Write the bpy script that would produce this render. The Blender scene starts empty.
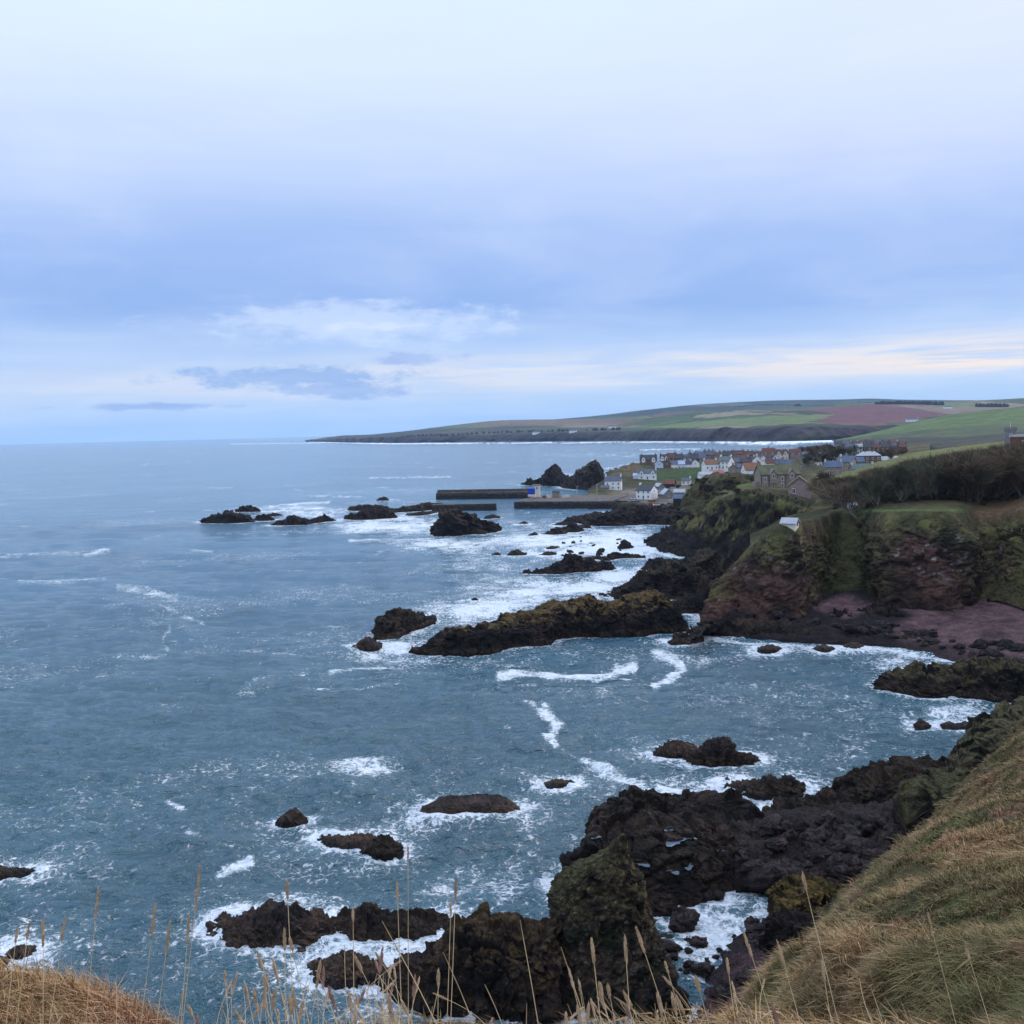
import bpy, math, random
import numpy as np
from mathutils import Vector, Matrix
from mathutils.bvhtree import BVHTree
R = math.radians
random.seed(7)
rng = np.random.default_rng(7)
C = bpy.context.scene.collection
scene = bpy.context.scene

# ------------------------------------------------------------------ camera
HAZE = 2.7e-5        # density of the air box
H = 50.0            # eye height above the sea, metres
F = 1005.0          # focal length in pixels of the 1024 px frame
PITCH = math.atan(82.0 / F)
ROLL = math.atan(0.0255)
cam_d = bpy.data.cameras.new("camera"); cam = bpy.data.objects.new("camera", cam_d); C.objects.link(cam)
cam_d.sensor_fit = 'HORIZONTAL'; cam_d.sensor_width = 36.0; cam_d.lens = 36.0 * F / 1024.0
cam_d.clip_start = 0.05; cam_d.clip_end = 80000
ca, sa, cp, sp = math.cos(ROLL), math.sin(ROLL), math.cos(PITCH), math.sin(PITCH)
FW = np.array([0, cp, -sp]); DN0 = np.array([0, -sp, -cp]); RT0 = np.array([1., 0, 0])
# image right / down axes after the small roll
RT = RT0 * ca + DN0 * sa
DN = -RT0 * sa + DN0 * ca
m = Matrix(((RT[0], -DN[0], -FW[0], 0), (RT[1], -DN[1], -FW[1], 0), (RT[2], -DN[2], -FW[2], H), (0, 0, 0, 1)))
cam.matrix_world = m
scene.camera = cam

def ray(px, py):
    px = np.asarray(px, float); py = np.asarray(py, float)
    d = (px - 512)[..., None] * RT + (py - 512)[..., None] * DN + F * FW
    return d
def at_z(px, py, z=0.0):
    d = ray(px, py); t = (np.asarray(z, float) - H) / d[..., 2]
    return np.array([0, 0, H]) + d * t[..., None]
def at_d(px, py, D):
    d = ray(px, py); t = np.asarray(D, float) / d[..., 1]
    return np.array([0, 0, H]) + d * t[..., None]
def proj(P):
    q = P - np.array([0, 0, H]); f = np.maximum(q @ FW, 1e-3)
    return 512 + F * (q @ RT) / f, 512 + F * (q @ DN) / f

# ------------------------------------------------------------------ light, exposure
scene.view_settings.view_transform = 'Standard'; scene.view_settings.look = 'None'
scene.view_settings.exposure = 0.22; scene.view_settings.gamma = 1.0
scene.view_settings.use_curve_mapping = False
SUN_EL, SUN_AZ = R(16), R(62)      # azimuth clockwise from +Y: low on the right, ahead, behind cloud
sun_d = bpy.data.lights.new("sun", 'SUN'); sun = bpy.data.objects.new("sun", sun_d); C.objects.link(sun)
sun_d.energy = 1.4; sun_d.angle = R(12); sun_d.color = (1.0, 0.90, 0.80)
sdir = Vector((math.sin(SUN_AZ) * math.cos(SUN_EL), math.cos(SUN_AZ) * math.cos(SUN_EL), math.sin(SUN_EL)))
sun.rotation_euler = sdir.to_track_quat('Z', 'Y').to_euler()
scene.cycles.max_bounces = 5; scene.cycles.diffuse_bounces = 2; scene.cycles.glossy_bounces = 2
scene.cycles.transmission_bounces = 2; scene.cycles.volume_bounces = 1; scene.cycles.transparent_max_bounces = 6
scene.cycles.caustics_reflective = False; scene.cycles.caustics_refractive = False
scene.cycles.use_denoising = True

def srgb(r, g, b):
    f = lambda c: (c / 255 / 12.92) if c / 255 <= 0.04045 else ((c / 255 + 0.055) / 1.055) ** 2.4
    return (f(r), f(g), f(b), 1)

class NT:
    """small node-tree helper"""
    def __init__(s, tree): s.t = tree; s.n = tree.nodes; s.l = tree.links
    def node(s, typ, **kw):
        x = s.n.new(typ)
        for k, v in kw.items():
            if k == 'inp':
                for a, b in v.items():
                    if isinstance(b, bpy.types.NodeSocket): s.l.new(b, x.inputs[a])
                    else: x.inputs[a].default_value = b
            else: setattr(x, k, v)
        return x
    def math(s, op, a, b=None, c=None, clamp=False):
        x = s.n.new('ShaderNodeMath'); x.operation = op; x.use_clamp = clamp
        for i, v in enumerate((a, b, c)):
            if v is None: continue
            if isinstance(v, bpy.types.NodeSocket): s.l.new(v, x.inputs[i])
            else: x.inputs[i].default_value = v
        return x.outputs[0]
    def mix(s, fac, a, b, mode='MIX'):
        x = s.n.new('ShaderNodeMix'); x.data_type = 'RGBA'; x.blend_type = mode
        for i, v in ((0, fac), (6, a), (7, b)):
            if isinstance(v, bpy.types.NodeSocket): s.l.new(v, x.inputs[i])
            else: x.inputs[i].default_value = v if i == 0 else (tuple(v) if len(v) == 4 else tuple(v) + (1,))
        return x.outputs[2]
    def ramp(s, fac, stops, interp='LINEAR'):
        x = s.n.new('ShaderNodeValToRGB'); e = x.color_ramp.elements; x.color_ramp.interpolation = interp
        while len(e) < len(stops): e.new(0.5)
        for i, (p, c) in enumerate(stops):
            e[i].position = p; e[i].color = c if not isinstance(c, (int, float)) else (c, c, c, 1)
        s.l.new(fac, x.inputs[0]); return x.outputs[0]
    def mapr(s, v, a, b, c=0.0, d=1.0, smooth=True):
        x = s.n.new('ShaderNodeMapRange'); x.interpolation_type = 'SMOOTHSTEP' if smooth else 'LINEAR'
        s.l.new(v, x.inputs[0])
        for i, q in enumerate((a, b, c, d)):
            if isinstance(q, bpy.types.NodeSocket): s.l.new(q, x.inputs[i + 1])
            else: x.inputs[i + 1].default_value = q
        return x.outputs[0]
    def noise(s, vec, scale, detail=4, rough=0.55, dist=0.0):
        x = s.n.new('ShaderNodeTexNoise'); x.inputs['Scale'].default_value = scale
        x.inputs['Detail'].default_value = detail; x.inputs['Roughness'].default_value = rough
        x.inputs['Distortion'].default_value = dist
        if vec is not None: s.l.new(vec, x.inputs['Vector'])
        return x.outputs['Fac']
    def vmul(s, vec, v):
        x = s.n.new('ShaderNodeVectorMath'); x.operation = 'MULTIPLY'; s.l.new(vec, x.inputs[0]); x.inputs[1].default_value = v
        return x.outputs[0]

# ------------------------------------------------------------------ sky (direction based, a high overcast over a Nishita sky)
world = bpy.data.worlds.new("World"); scene.world = world; world.use_nodes = True
w = NT(world.node_tree)
for n in list(w.n): w.n.remove(n)
tc = w.node('ShaderNodeTexCoord').outputs['Generated']
sep = w.node('ShaderNodeSeparateXYZ', inp={0: tc})
dx, dy, dz = sep.outputs[0], sep.outputs[1], sep.outputs[2]
dza = w.math('ABSOLUTE', dz)
az = w.math('ARCTAN2', dx, dy)          # clockwise from +Y
# slow wobble makes the cloud bands uneven
sv = w.node('ShaderNodeCombineXYZ', inp={0: az, 1: w.math('MULTIPLY', dza, 5.0), 2: 0.0}).outputs[0]
wob = w.noise(sv, 2.2, 4, 0.5)
wob2 = w.noise(w.vmul(sv, (1, 3.4, 1)), 3.0, 6, 0.6, 0.6)
el = w.math('ADD', dza, w.math('MULTIPLY', w.math('SUBTRACT', wob, 0.5), 0.06))
el = w.math('ADD', el, w.math('MULTIPLY', w.math('SUBTRACT', wob2, 0.5), 0.034))
deck = w.ramp(el, [(0.0, srgb(163, 200, 240)), (0.022, srgb(170, 200, 236)), (0.055, srgb(186, 204, 232)), (0.085, srgb(162, 190, 232)),
                   (0.12, srgb(136, 169, 224)), (0.18, srgb(151, 179, 229)), (0.25, srgb(184, 203, 238)),
                   (0.33, srgb(206, 222, 245)), (0.42, srgb(214, 232, 250)), (0.7, srgb(196, 212, 240)), (1.0, srgb(180, 198, 230))])
# warm thin gap of light low on the right
wn = w.noise(w.vmul(sv, (1, 2.6, 1)), 5.0, 5, 0.6, 0.4)
wel = w.math('SUBTRACT', dza, w.math('MULTIPLY', az, 0.012))
warm = w.math('MULTIPLY', w.mapr(wel, 0.024, 0.05), w.mapr(wel, 0.085, 0.056))
warm = w.math('MULTIPLY', warm, w.mapr(wn, 0.36, 0.62))
warm = w.math('MULTIPLY', warm, w.mapr(az, -0.5, 0.45, 0.25, 0.95))
deck = w.mix(warm, deck, srgb(228, 222, 222))
warm2 = w.math('MULTIPLY', w.math('MULTIPLY', w.mapr(wel, 0.034, 0.046), w.mapr(wel, 0.064, 0.048)), w.mapr(az, 0.15, 0.5))
warm2 = w.math('MULTIPLY', warm2, w.mapr(w.noise(w.vmul(sv, (1, 5, 1)), 6.0, 5, 0.6), 0.4, 0.6))
deck = w.mix(w.math('MULTIPLY', warm2, 0.9), deck, srgb(250, 226, 200))
# pinkish tint of the high veil on the right
pk = w.math('MULTIPLY', w.mapr(az, -0.2, 0.5, 0.0, 0.35), w.mapr(dza, 0.12, 0.3))
deck = w.mix(pk, deck, srgb(212, 214, 238))
# small separate clouds out over the sea
def cloudlets(azc, elc, wa, we, lo, hi, col, seed, amt, base):
    u = w.math('DIVIDE', w.math('SUBTRACT', az, azc), wa); v = w.math('DIVIDE', w.math('SUBTRACT', dza, elc), we)
    rr = w.math('SQRT', w.math('ADD', w.math('MULTIPLY', u, u), w.math('MULTIPLY', v, v)))
    cv = w.node('ShaderNodeCombineXYZ', inp={0: az, 1: w.math('MULTIPLY', dza, 2.6), 2: seed}).outputs[0]
    nz = w.noise(cv, 26.0, 9, 0.68, 0.2)
    msk = w.math('SUBTRACT', w.math('ADD', nz, 0.28), w.math('MULTIPLY', rr, 0.36))
    mk = w.math('MULTIPLY', w.mapr(msk, lo, hi), amt)
    return w.mix(mk, base, col)
deck = cloudlets(-0.140, 0.108, 0.165, 0.022, 0.38, 0.66, srgb(192, 210, 240), 1.3, 0.72, deck)
deck = cloudlets(-0.125, 0.103, 0.07, 0.007, 0.50, 0.70, srgb(206, 219, 242), 3.3, 0.65, deck)
deck = cloudlets(-0.205, 0.056, 0.125, 0.013, 0.40, 0.62, srgb(133, 167, 220), 5.1, 0.9, deck)
deck = cloudlets(-0.175, 0.043, 0.090, 0.009, 0.40, 0.62, srgb(133, 167, 220), 9.1, 0.85, deck)
deck = cloudlets(-0.345, 0.030, 0.080, 0.0045, 0.42, 0.66, srgb(136, 166, 218), 7.7, 0.85, deck)
deck = cloudlets(-0.090, 0.073, 0.055, 0.008, 0.46, 0.64, srgb(140, 168, 220), 2.7, 0.7, deck)
tex = w.noise(w.node('ShaderNodeVectorMath', operation='DIVIDE', inp={0: tc, 1: w.node('ShaderNodeCombineXYZ', inp={0: w.math('ADD', dza, .15), 1: w.math('ADD', dza, .15), 2: 1.0}).outputs[0]}).outputs[0], 1.6, 7, 0.55, 0.5)
deck = w.mix(w.mapr(tex, 0.35, 0.75, 0.0, 0.16), deck, srgb(232, 238, 250))
sky = w.node('ShaderNodeTexSky', sky_type='NISHITA', sun_disc=False, sun_elevation=SUN_EL, sun_rotation=SUN_AZ)
bg1 = w.node('ShaderNodeBackground', inp={0: sky.outputs[0], 1: 0.08})
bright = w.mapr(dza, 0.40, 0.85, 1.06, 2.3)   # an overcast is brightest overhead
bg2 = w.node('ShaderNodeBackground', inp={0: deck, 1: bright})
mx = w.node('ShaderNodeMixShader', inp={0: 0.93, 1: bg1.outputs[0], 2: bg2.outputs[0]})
w.node('ShaderNodeOutputWorld', inp={0: mx.outputs[0]})

# ------------------------------------------------------------------ numpy noise
def _h(ix, iy, iz, s=0):
    with np.errstate(over='ignore'):
        n = (ix.astype(np.uint32) * np.uint32(374761393) + iy.astype(np.uint32) * np.uint32(668265263)
             + iz.astype(np.uint32) * np.uint32(2147483647 & 0x7feb352d) + np.uint32((s * 974634777 + 12345) & 0xffffffff))
        n = (n ^ (n >> np.uint32(13))) * np.uint32(1274126177); n = (n ^ (n >> np.uint32(16))) * np.uint32(2246822519)
        n = n ^ (n >> np.uint32(15))
    return n.astype(np.float64) / 4294967295.0
def vnoise(P, s=0):
    I = np.floor(P).astype(np.int64); f = P - I; u = f * f * f * (f * (f * 6 - 15) + 10)
    I = I.astype(np.int32); x, y, z = I[:, 0], I[:, 1], I[:, 2]; r = 0
    for a in (0, 1):
        for b in (0, 1):
            for c in (0, 1):
                wgt = (u[:, 0] if a else 1 - u[:, 0]) * (u[:, 1] if b else 1 - u[:, 1]) * (u[:, 2] if c else 1 - u[:, 2])
                r = r + wgt * _h(x + a, y + b, z + c, s)
    return r * 2 - 1
def fbm(P, sc=1.0, o=4, s=0, g=0.5, l=2.03):
    r = 0; a = 1; t = 0; Q = P * sc
    for i in range(o):
        r = r + a * vnoise(Q, s + i); t += a; a *= g; Q = Q * l + 17.3
    return r / t
def ridged(P, sc=1.0, o=4, s=0, g=0.5, l=2.1):
    r = 0; a = 1; t = 0; Q = P * sc
    for i in range(o):
        r = r + a * (1 - 2 * np.abs(vnoise(Q, s + i))); t += a; a *= g; Q = Q * l + 9.7
    return r / t
def worley(P, sc=1.0, s=0):
    """distance to nearest / second nearest feature point and a random value for the cell"""
    Q = P * sc; I = np.floor(Q).astype(np.int32); f1 = np.full(len(Q), 9.0); f2 = f1.copy(); idv = np.zeros(len(Q))
    for a in (-1, 0, 1):
        for b in (-1, 0, 1):
            for c in (-1, 0, 1):
                x, y, z = I[:, 0] + a, I[:, 1] + b, I[:, 2] + c
                px = x + _h(x, y, z, s); py = y + _h(x, y, z, s + 1); pz = z + _h(x, y, z, s + 2)
                d = np.sqrt((px - Q[:, 0]) ** 2 + (py - Q[:, 1]) ** 2 + (pz - Q[:, 2]) ** 2)
                hv = _h(x, y, z, s + 3); nr = d < f1
                f2 = np.where(nr, f1, np.minimum(f2, d)); idv = np.where(nr, hv, idv); f1 = np.where(nr, d, f1)
    return f1, f2, idv
def facet(P, sc=1.0, s=0):
    """broken-face relief: every cell is a plane with its own tilt"""
    Q = P * sc; I = np.floor(Q).astype(np.int32); f1 = np.full(len(Q), 9.0); f2 = f1.copy(); out = np.zeros(len(Q))
    for a in (-1, 0, 1):
        for b in (-1, 0, 1):
            for c in (-1, 0, 1):
                x, y, z = I[:, 0] + a, I[:, 1] + b, I[:, 2] + c
                ux = Q[:, 0] - x - _h(x, y, z, s); uy = Q[:, 1] - y - _h(x, y, z, s + 1); uz = Q[:, 2] - z - _h(x, y, z, s + 2)
                d = np.sqrt(ux * ux + uy * uy + uz * uz); nr = d < f1
                v = 2.2 * (ux * (_h(x, y, z, s + 4) - .5) + uy * (_h(x, y, z, s + 5) - .5) + uz * (_h(x, y, z, s + 6) - .5)) + 0.9 * (_h(x, y, z, s + 3) - .5)
                f2 = np.where(nr, f1, np.minimum(f2, d)); out = np.where(nr, v, out); f1 = np.where(nr, d, f1)
    return out, f2 - f1
def sstep(x, a, b):
    t = np.clip((x - a) / (b - a), 0, 1); return t * t * (3 - 2 * t)
def lerp(a, b, t): return a + (b - a) * t
def lerpc(a, b, t): return a * (1 - t[:, None]) + np.asarray(b, float)[None, :3] * t[:, None]
def inpoly(x, y, poly):
    r = np.zeros(x.shape, bool); n = len(poly); j = n - 1
    for i in range(n):
        xi, yi = poly[i]; xj, yj = poly[j]
        if yi != yj: r ^= ((yi > y) != (yj > y)) & (x < (xj - xi) * (y - yi) / (yj - yi) + xi)
        j = i
    return r
def crom(T, P, n):
    """Catmull-Rom through rows of P (axis 0) resampled at n points, knots T in 0..1"""
    t = np.linspace(0, 1, n); P = np.asarray(P, float); k = len(P)
    T = np.asarray(T, float); i = np.clip(np.searchsorted(T, t, side='right') - 1, 0, k - 2)
    h = (T[i + 1] - T[i]); u = (t - T[i]) / h
    M = np.zeros_like(P); M[1:-1] = (P[2:] - P[:-2]) / (T[2:] - T[:-2]).reshape((-1,) + (1,) * (P.ndim - 1))
    M[0] = (P[1] - P[0]) / (T[1] - T[0]); M[-1] = (P[-1] - P[-2]) / (T[-1] - T[-2]); M *= 0.75
    sh = (-1,) + (1,) * (P.ndim - 1); u = u.reshape(sh); h = h.reshape(sh)
    return ((2 * u**3 - 3 * u**2 + 1) * P[i] + (u**3 - 2 * u**2 + u) * h * M[i] + (-2 * u**3 + 3 * u**2) * P[i + 1] + (u**3 - u**2) * h * M[i + 1])

# ------------------------------------------------------------------ object helpers
def tag(o, label=None, cat=None, group=None, kind=None):
    if label: o['label'] = label
    if cat: o['category'] = cat
    if group: o['group'] = group
    if kind: o['kind'] = kind
    return o
def np_mesh(name, V, Fc, mat=None, smooth=True, cols=None, attrs=None):
    me = bpy.data.meshes.new(name); V = np.asarray(V, np.float32); Fc = np.asarray(Fc, np.int32)
    k = Fc.shape[1]
    me.vertices.add(len(V)); me.vertices.foreach_set('co', V.ravel())
    me.loops.add(Fc.size); me.loops.foreach_set('vertex_index', Fc.ravel())
    me.polygons.add(len(Fc)); me.polygons.foreach_set('loop_start', np.arange(0, Fc.size, k, dtype=np.int32))
    me.polygons.foreach_set('loop_total', np.full(len(Fc), k, np.int32))
    me.polygons.foreach_set('use_smooth', np.full(len(Fc), bool(smooth)))
    me.update(calc_edges=True)
    if cols is not None:
        a = me.attributes.new('col', 'FLOAT_COLOR', 'POINT'); q = np.ones((len(V), 4), np.float32); q[:, :3] = cols
        a.data.foreach_set('color', q.ravel())
    for nm, v in (attrs or {}).items():
        a = me.attributes.new(nm, 'FLOAT', 'POINT'); a.data.foreach_set('value', np.asarray(v, np.float32))
    if mat: me.materials.append(mat)
    return me
def link(name, me, parent=None, loc=None, rz=0.0):
    o = bpy.data.objects.new(name, me); C.objects.link(o)
    if loc is not None: o.location = loc
    if rz: o.rotation_euler = (0, 0, rz)
    if parent: o.parent = parent
    return o
def gridfaces(nu, nv, wrap=False):
    i = np.arange(nu - 1)[:, None]; j = np.arange(nv if wrap else nv - 1)[None, :]
    a = i * nv + j; b = i * nv + (j + 1) % nv; c = (i + 1) * nv + (j + 1) % nv; d = (i + 1) * nv + j
    return np.stack([a, b, c, d], -1).reshape(-1, 4)
def gnormals(G):
    du = np.gradient(G, axis=0); dv = np.gradient(G, axis=1); n = np.cross(du, dv)
    return n / (np.linalg.norm(n, axis=2, keepdims=True) + 1e-9)
def empty(name, loc, rz=0.0):
    o = bpy.data.objects.new(name, None); C.objects.link(o); o.location = loc; o.rotation_euler = (0, 0, rz); o.empty_display_size = 0.5
    return o

class MB:
    """collects simple shapes into one mesh"""
    def __init__(s): s.v = []; s.f = []
    def box(s, x0, x1, y0, y1, z0, z1):
        b = len(s.v); s.v += [(x, y, z) for z in (z0, z1) for (x, y) in ((x0, y0), (x1, y0), (x1, y1), (x0, y1))]
        s.f += [tuple(b + i for i in q) for q in ((0, 3, 2, 1), (4, 5, 6, 7), (0, 1, 5, 4), (1, 2, 6, 5), (2, 3, 7, 6), (3, 0, 4, 7))]
        return s
    def prism(s, pts, axis_vec):
        b = len(s.v); n = len(pts); s.v += [tuple(p) for p in pts] + [tuple(np.add(p, axis_vec)) for p in pts]
        s.f.append(tuple(b + i for i in range(n))[::-1]); s.f.append(tuple(b + n + i for i in range(n)))
        for i in range(n): j = (i + 1) % n; s.f.append((b + i, b + j, b + n + j, b + n + i))
        return s
    def tube(s, pts, rad, n=6):
        P = [np.array(p, float) for p in pts]; base = len(s.v)
        for k, p in enumerate(P):
            d = P[min(k + 1, len(P) - 1)] - P[max(k - 1, 0)]; d = d / (np.linalg.norm(d) + 1e-9)
            a = np.cross(d, (0, 0, 1) if abs(d[2]) < 0.9 else (1, 0, 0)); a /= np.linalg.norm(a); b = np.cross(d, a)
            r = rad[k] if hasattr(rad, '__len__') else rad
            for j in range(n):
                t = 2 * math.pi * j / n; s.v.append(tuple(p + r * (math.cos(t) * a + math.sin(t) * b)))
        for k in range(len(P) - 1):
            for j in range(n):
                s.f.append((base + k * n + j, base + k * n + (j + 1) % n, base + (k + 1) * n + (j + 1) % n, base + (k + 1) * n + j))
        s.f.append(tuple(base + j for j in range(n))); s.f.append(tuple(base + (len(P) - 1) * n + j for j in range(n))[::-1])
        return s
    def mesh(s, name, mat, smooth=False):
        me = bpy.data.meshes.new(name); me.from_pydata(s.v, [], s.f); me.update()
        if smooth: me.polygons.foreach_set('use_smooth', [True] * len(me.polygons))
        me.materials.append(mat); return me
    def build(s, name, mat, parent=None, smooth=False): return link(name, s.mesh(name, mat, smooth), parent)

# ------------------------------------------------------------------ materials
def new_mat(name):
    mt = bpy.data.materials.new(name); mt.use_nodes = True; t = NT(mt.node_tree)
    for n in list(t.n): t.n.remove(n)
    out = t.node('ShaderNodeOutputMaterial'); bs = t.node('ShaderNodeBsdfPrincipled'); t.l.new(bs.outputs[0], out.inputs[0])
    return mt, t, bs
def geo_pos(t): return t.node('ShaderNodeNewGeometry').outputs['Position']
def plain(name, col, rough=0.8, var=0.15, sc=1.5, bump=0.0, spec=0.3, metal=0.0):
    mt, t, bs = new_mat(name); tcn = t.node('ShaderNodeTexCoord').outputs['Object']
    nz = t.noise(tcn, sc, 5, 0.6)
    c = t.mix(t.mapr(nz, 0.3, 0.7), tuple(x * (1 - var) for x in col), tuple(min(1, x * (1 + var)) for x in col))
    t.l.new(c, bs.inputs['Base Color']); bs.inputs['Roughness'].default_value = rough
    bs.inputs['Specular IOR Level'].default_value = spec; bs.inputs['Metallic'].default_value = metal
    if bump:
        b = t.node('ShaderNodeBump', inp={'Strength': 0.6, 'Distance': bump, 'Height': t.noise(tcn, sc * 6, 5, 0.6)})
        t.l.new(b.outputs[0], bs.inputs['Normal'])
    return mt
def rock_material(name, fine, spec=0.14):
    """colour comes from the mesh's own rock/lichen map; fine grain, cracks and wet sheen are procedural"""
    mt, t, bs = new_mat(name); p = geo_pos(t)
    at = t.node('ShaderNodeAttribute', attribute_name='col').outputs['Color']
    n1 = t.noise(p, 1.1 * fine, 8, 0.68, 0.3); n2 = t.noise(p, 5.0 * fine, 6, 0.65)
    vo = t.node('ShaderNodeTexVoronoi', feature='DISTANCE_TO_EDGE', inp={'Vector': t.node('ShaderNodeVectorMath', operation='ADD', inp={0: t.vmul(p, (1, 1, 1.7)), 1: t.node('ShaderNodeTexNoise', inp={'Vector': p, 'Scale': 1.5 * fine, 'Detail': 4.0}).outputs['Color']}).outputs[0], 'Scale': 0.9 * fine})
    crack = t.mapr(vo.outputs[0], 0.0, 0.07)
    f = t.mapr(n1, 0.25, 0.75, 0.3, 1.9); f2 = t.mapr(n2, 0.3, 0.7, 0.7, 1.35)
    ff = t.math('MULTIPLY', f, f2); cc = t.node('ShaderNodeCombineColor', inp={0: ff, 1: ff, 2: ff}).outputs[0]
    c = t.mix(1.0, at, cc, 'MULTIPLY')
    c = t.mix(t.mapr(crack, 0, 1, 0.6, 0.0), c, (0.008, 0.007, 0.007))
    t.l.new(c, bs.inputs['Base Color']); t.l.new(t.mapr(n1, 0.3, 0.7, 0.62, 0.92), bs.inputs['Roughness'])
    bs.inputs['Specular IOR Level'].default_value = spec
    hgt = t.math('ADD', t.math('MULTIPLY', n1, 1.0), t.math('MULTIPLY', n2, 0.35)); hgt = t.math('ADD', hgt, t.math('MULTIPLY', crack, 0.35))
    b = t.node('ShaderNodeBump', inp={'Strength': 0.9, 'Distance': 0.9 / fine, 'Height': hgt}); t.l.new(b.outputs[0], bs.inputs['Normal'])
    return mt
def land_material(name, sc1, sc2, bump, lo=0.6, hi=1.4, tint=(0.10, 0.07, 0.03), tamt=0.25):
    mt, t, bs = new_mat(name); p = geo_pos(t)
    at = t.node('ShaderNodeAttribute', attribute_name='col').outputs['Color']
    n1 = t.noise(p, sc1, 6, 0.62); n2 = t.noise(p, sc2, 6, 0.7)
    ff = t.math('MULTIPLY', t.mapr(n1, 0.25, 0.75, lo, hi), t.mapr(n2, 0.25, 0.75, 0.6, 1.45))
    cc = t.node('ShaderNodeCombineColor', inp={0: ff, 1: ff, 2: ff}).outputs[0]
    c = t.mix(1.0, at, cc, 'MULTIPLY')
    t.l.new(c, bs.inputs['Base Color']); bs.inputs['Roughness'].default_value = 0.9; bs.inputs['Specular IOR Level'].default_value = 0.12
    b = t.node('ShaderNodeBump', inp={'Strength': 0.8, 'Distance': bump, 'Height': t.math('ADD', n2, n1)}); t.l.new(b.outputs[0], bs.inputs['Normal'])
    return mt
M_rock = rock_material('rock', 1.0); M_rockn = rock_material('rock_near', 2.2); M_rockf = rock_material('rock_far', 0.5)
M_turf = land_material('turf_far', 0.12, 0.9, 0.5); M_cliff = land_material('cliff_ground', 0.35, 1.6, 0.8)
M_coast = land_material('far_coast', 0.006, 0.03, 6.0, 0.85, 1.15); M_near = land_material('near_turf', 0.8, 7.0, 0.12)

# ------------------------------------------------------------------ land: lofted through surveyed points
def pt(px, D, z):
    py = 430.0
    for _ in range(4):
        P = at_d(px, py, D); py += F * (P[2] - z) / D
    return P
TERR = []           # (V, F) of every ground mesh, for resting things on it
def rows_rel(base, rel, absr=()):
    """base: (px,py,z) foot of the slope; rel: rows of (px,py,dD); absr: rows of (pxs, D, zs)"""
    B = [at_z(a, b, c) for a, b, c in base]; D0 = [p[1] for p in B]; out = [B]
    for r in rel: out.append([at_d(a, b, D0[i] + c) for i, (a, b, c) in enumerate(r)])
    for pxs, D, zs in absr:
        Ds = D if hasattr(D, '__len__') else [D] * len(pxs)
        out.append([pt(a, d, z) for a, d, z in zip(pxs, Ds, zs)])
    return np.array(out)
def loft(name, rows, nr, nc, mat, colour, disp, smooth=True, Tr=None, kind='structure', ground=True, lod=None):
    K = rows.shape[1]
    if Tr is None:
        L = np.r_[0, np.cumsum(np.linalg.norm(np.diff(rows, axis=0), axis=2).mean(1) ** 0.7)]; Tr = L / L[-1]
    L = np.r_[0, np.cumsum(np.linalg.norm(np.diff(rows, axis=1), axis=2).mean(0) ** 0.7)]; Tc = L / L[-1]
    G = crom(Tr, rows, nr); G = crom(Tc, G.transpose(1, 0, 2), nc).transpose(1, 0, 2)
    N = gnormals(G); N *= np.sign(N[..., 2:].mean() + 1e-9)
    tr = np.repeat(np.linspace(0, 1, nr), nc)
    V = G.reshape(-1, 3); Nf = N.reshape(-1, 3)
    V = V + disp(V, Nf, tr)
    G2 = V.reshape(nr, nc, 3); N2 = gnormals(G2); N2 *= np.sign(N2[..., 2:].mean() + 1e-9)
    N2 = N2.reshape(-1, 3); Fc = gridfaces(nr, nc)
    px, py = proj(V)
    col = colour(V, N2, px, py, tr)
    q = np.cross(V[Fc[:, 1]] - V[Fc[:, 0]], V[Fc[:, 3]] - V[Fc[:, 0]])
    if q[:, 2].mean() < 0: Fc = Fc[:, ::-1]
    me = np_mesh(name, V, Fc, mat, smooth, np.clip(col, 0, 1)); o = link(name, me); tag(o, kind=kind)
    if ground: TERR.append((V, Fc))
    return o

GR_DK = np.array((.042, .040, .018)); GR = np.array((.092, .086, .032)); GR_BR = np.array((.115, .088, .040)); LAWN = np.array((.085, .125, .030))
RK_DK = np.array((.015, .012, .011)); RK_BR = np.array((.070, .044, .030)); RK_PU = np.array((.105, .056, .045)); PALE = np.array((.30, .29, .27))
def cliffcol(V, N, s=0, grass_z=6.0, sl=(0.45, 0.68), pale=0.62, rk=None, gr=None):
    n1 = fbm(V, 0.045, 4, s + 3); n2 = fbm(V, 0.22, 4, s + 5); n3 = fbm(V, 1.1, 3, s + 7)
    rock = lerpc(np.tile(RK_DK, (len(V), 1)), RK_PU if rk is None else rk, sstep(n1 + 0.5 * n2, -0.35, 0.45))
    rock = lerpc(rock, RK_BR * 0.8, sstep(n2, 0.05, 0.5) * 0.7)
    rock = lerpc(rock, PALE, sstep(n3 + 0.45 * n2, pale - 0.12, pale) * 0.8 * sstep(V[:, 2], 8, 14))
    g0 = np.tile(GR_DK, (len(V), 1)); g0 = lerpc(g0, GR, sstep(n2 + 0.6 * n1, -0.25, 0.4)); g0 = lerpc(g0, GR_BR, sstep(n1 - 0.4 * n2, 0.08, 0.5) * 0.8)
    if gr is not None: g0 = lerpc(g0, gr, np.full(len(V), 0.5))
    gm = sstep(N[:, 2] + 0.32 * n2 + 0.25 * n1, *sl) * sstep(V[:, 2] + 3 * n2, grass_z - 2, grass_z + 2)
    c = lerpc(rock, (0, 0, 0), np.zeros(len(V))); c = c * (1 - gm[:, None]) + g0 * gm[:, None]
    wet = 1 - sstep(V[:, 2] + n2, 1.0, 3.2); return lerpc(c, (.018, .015, .014), wet * 0.85)

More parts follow.
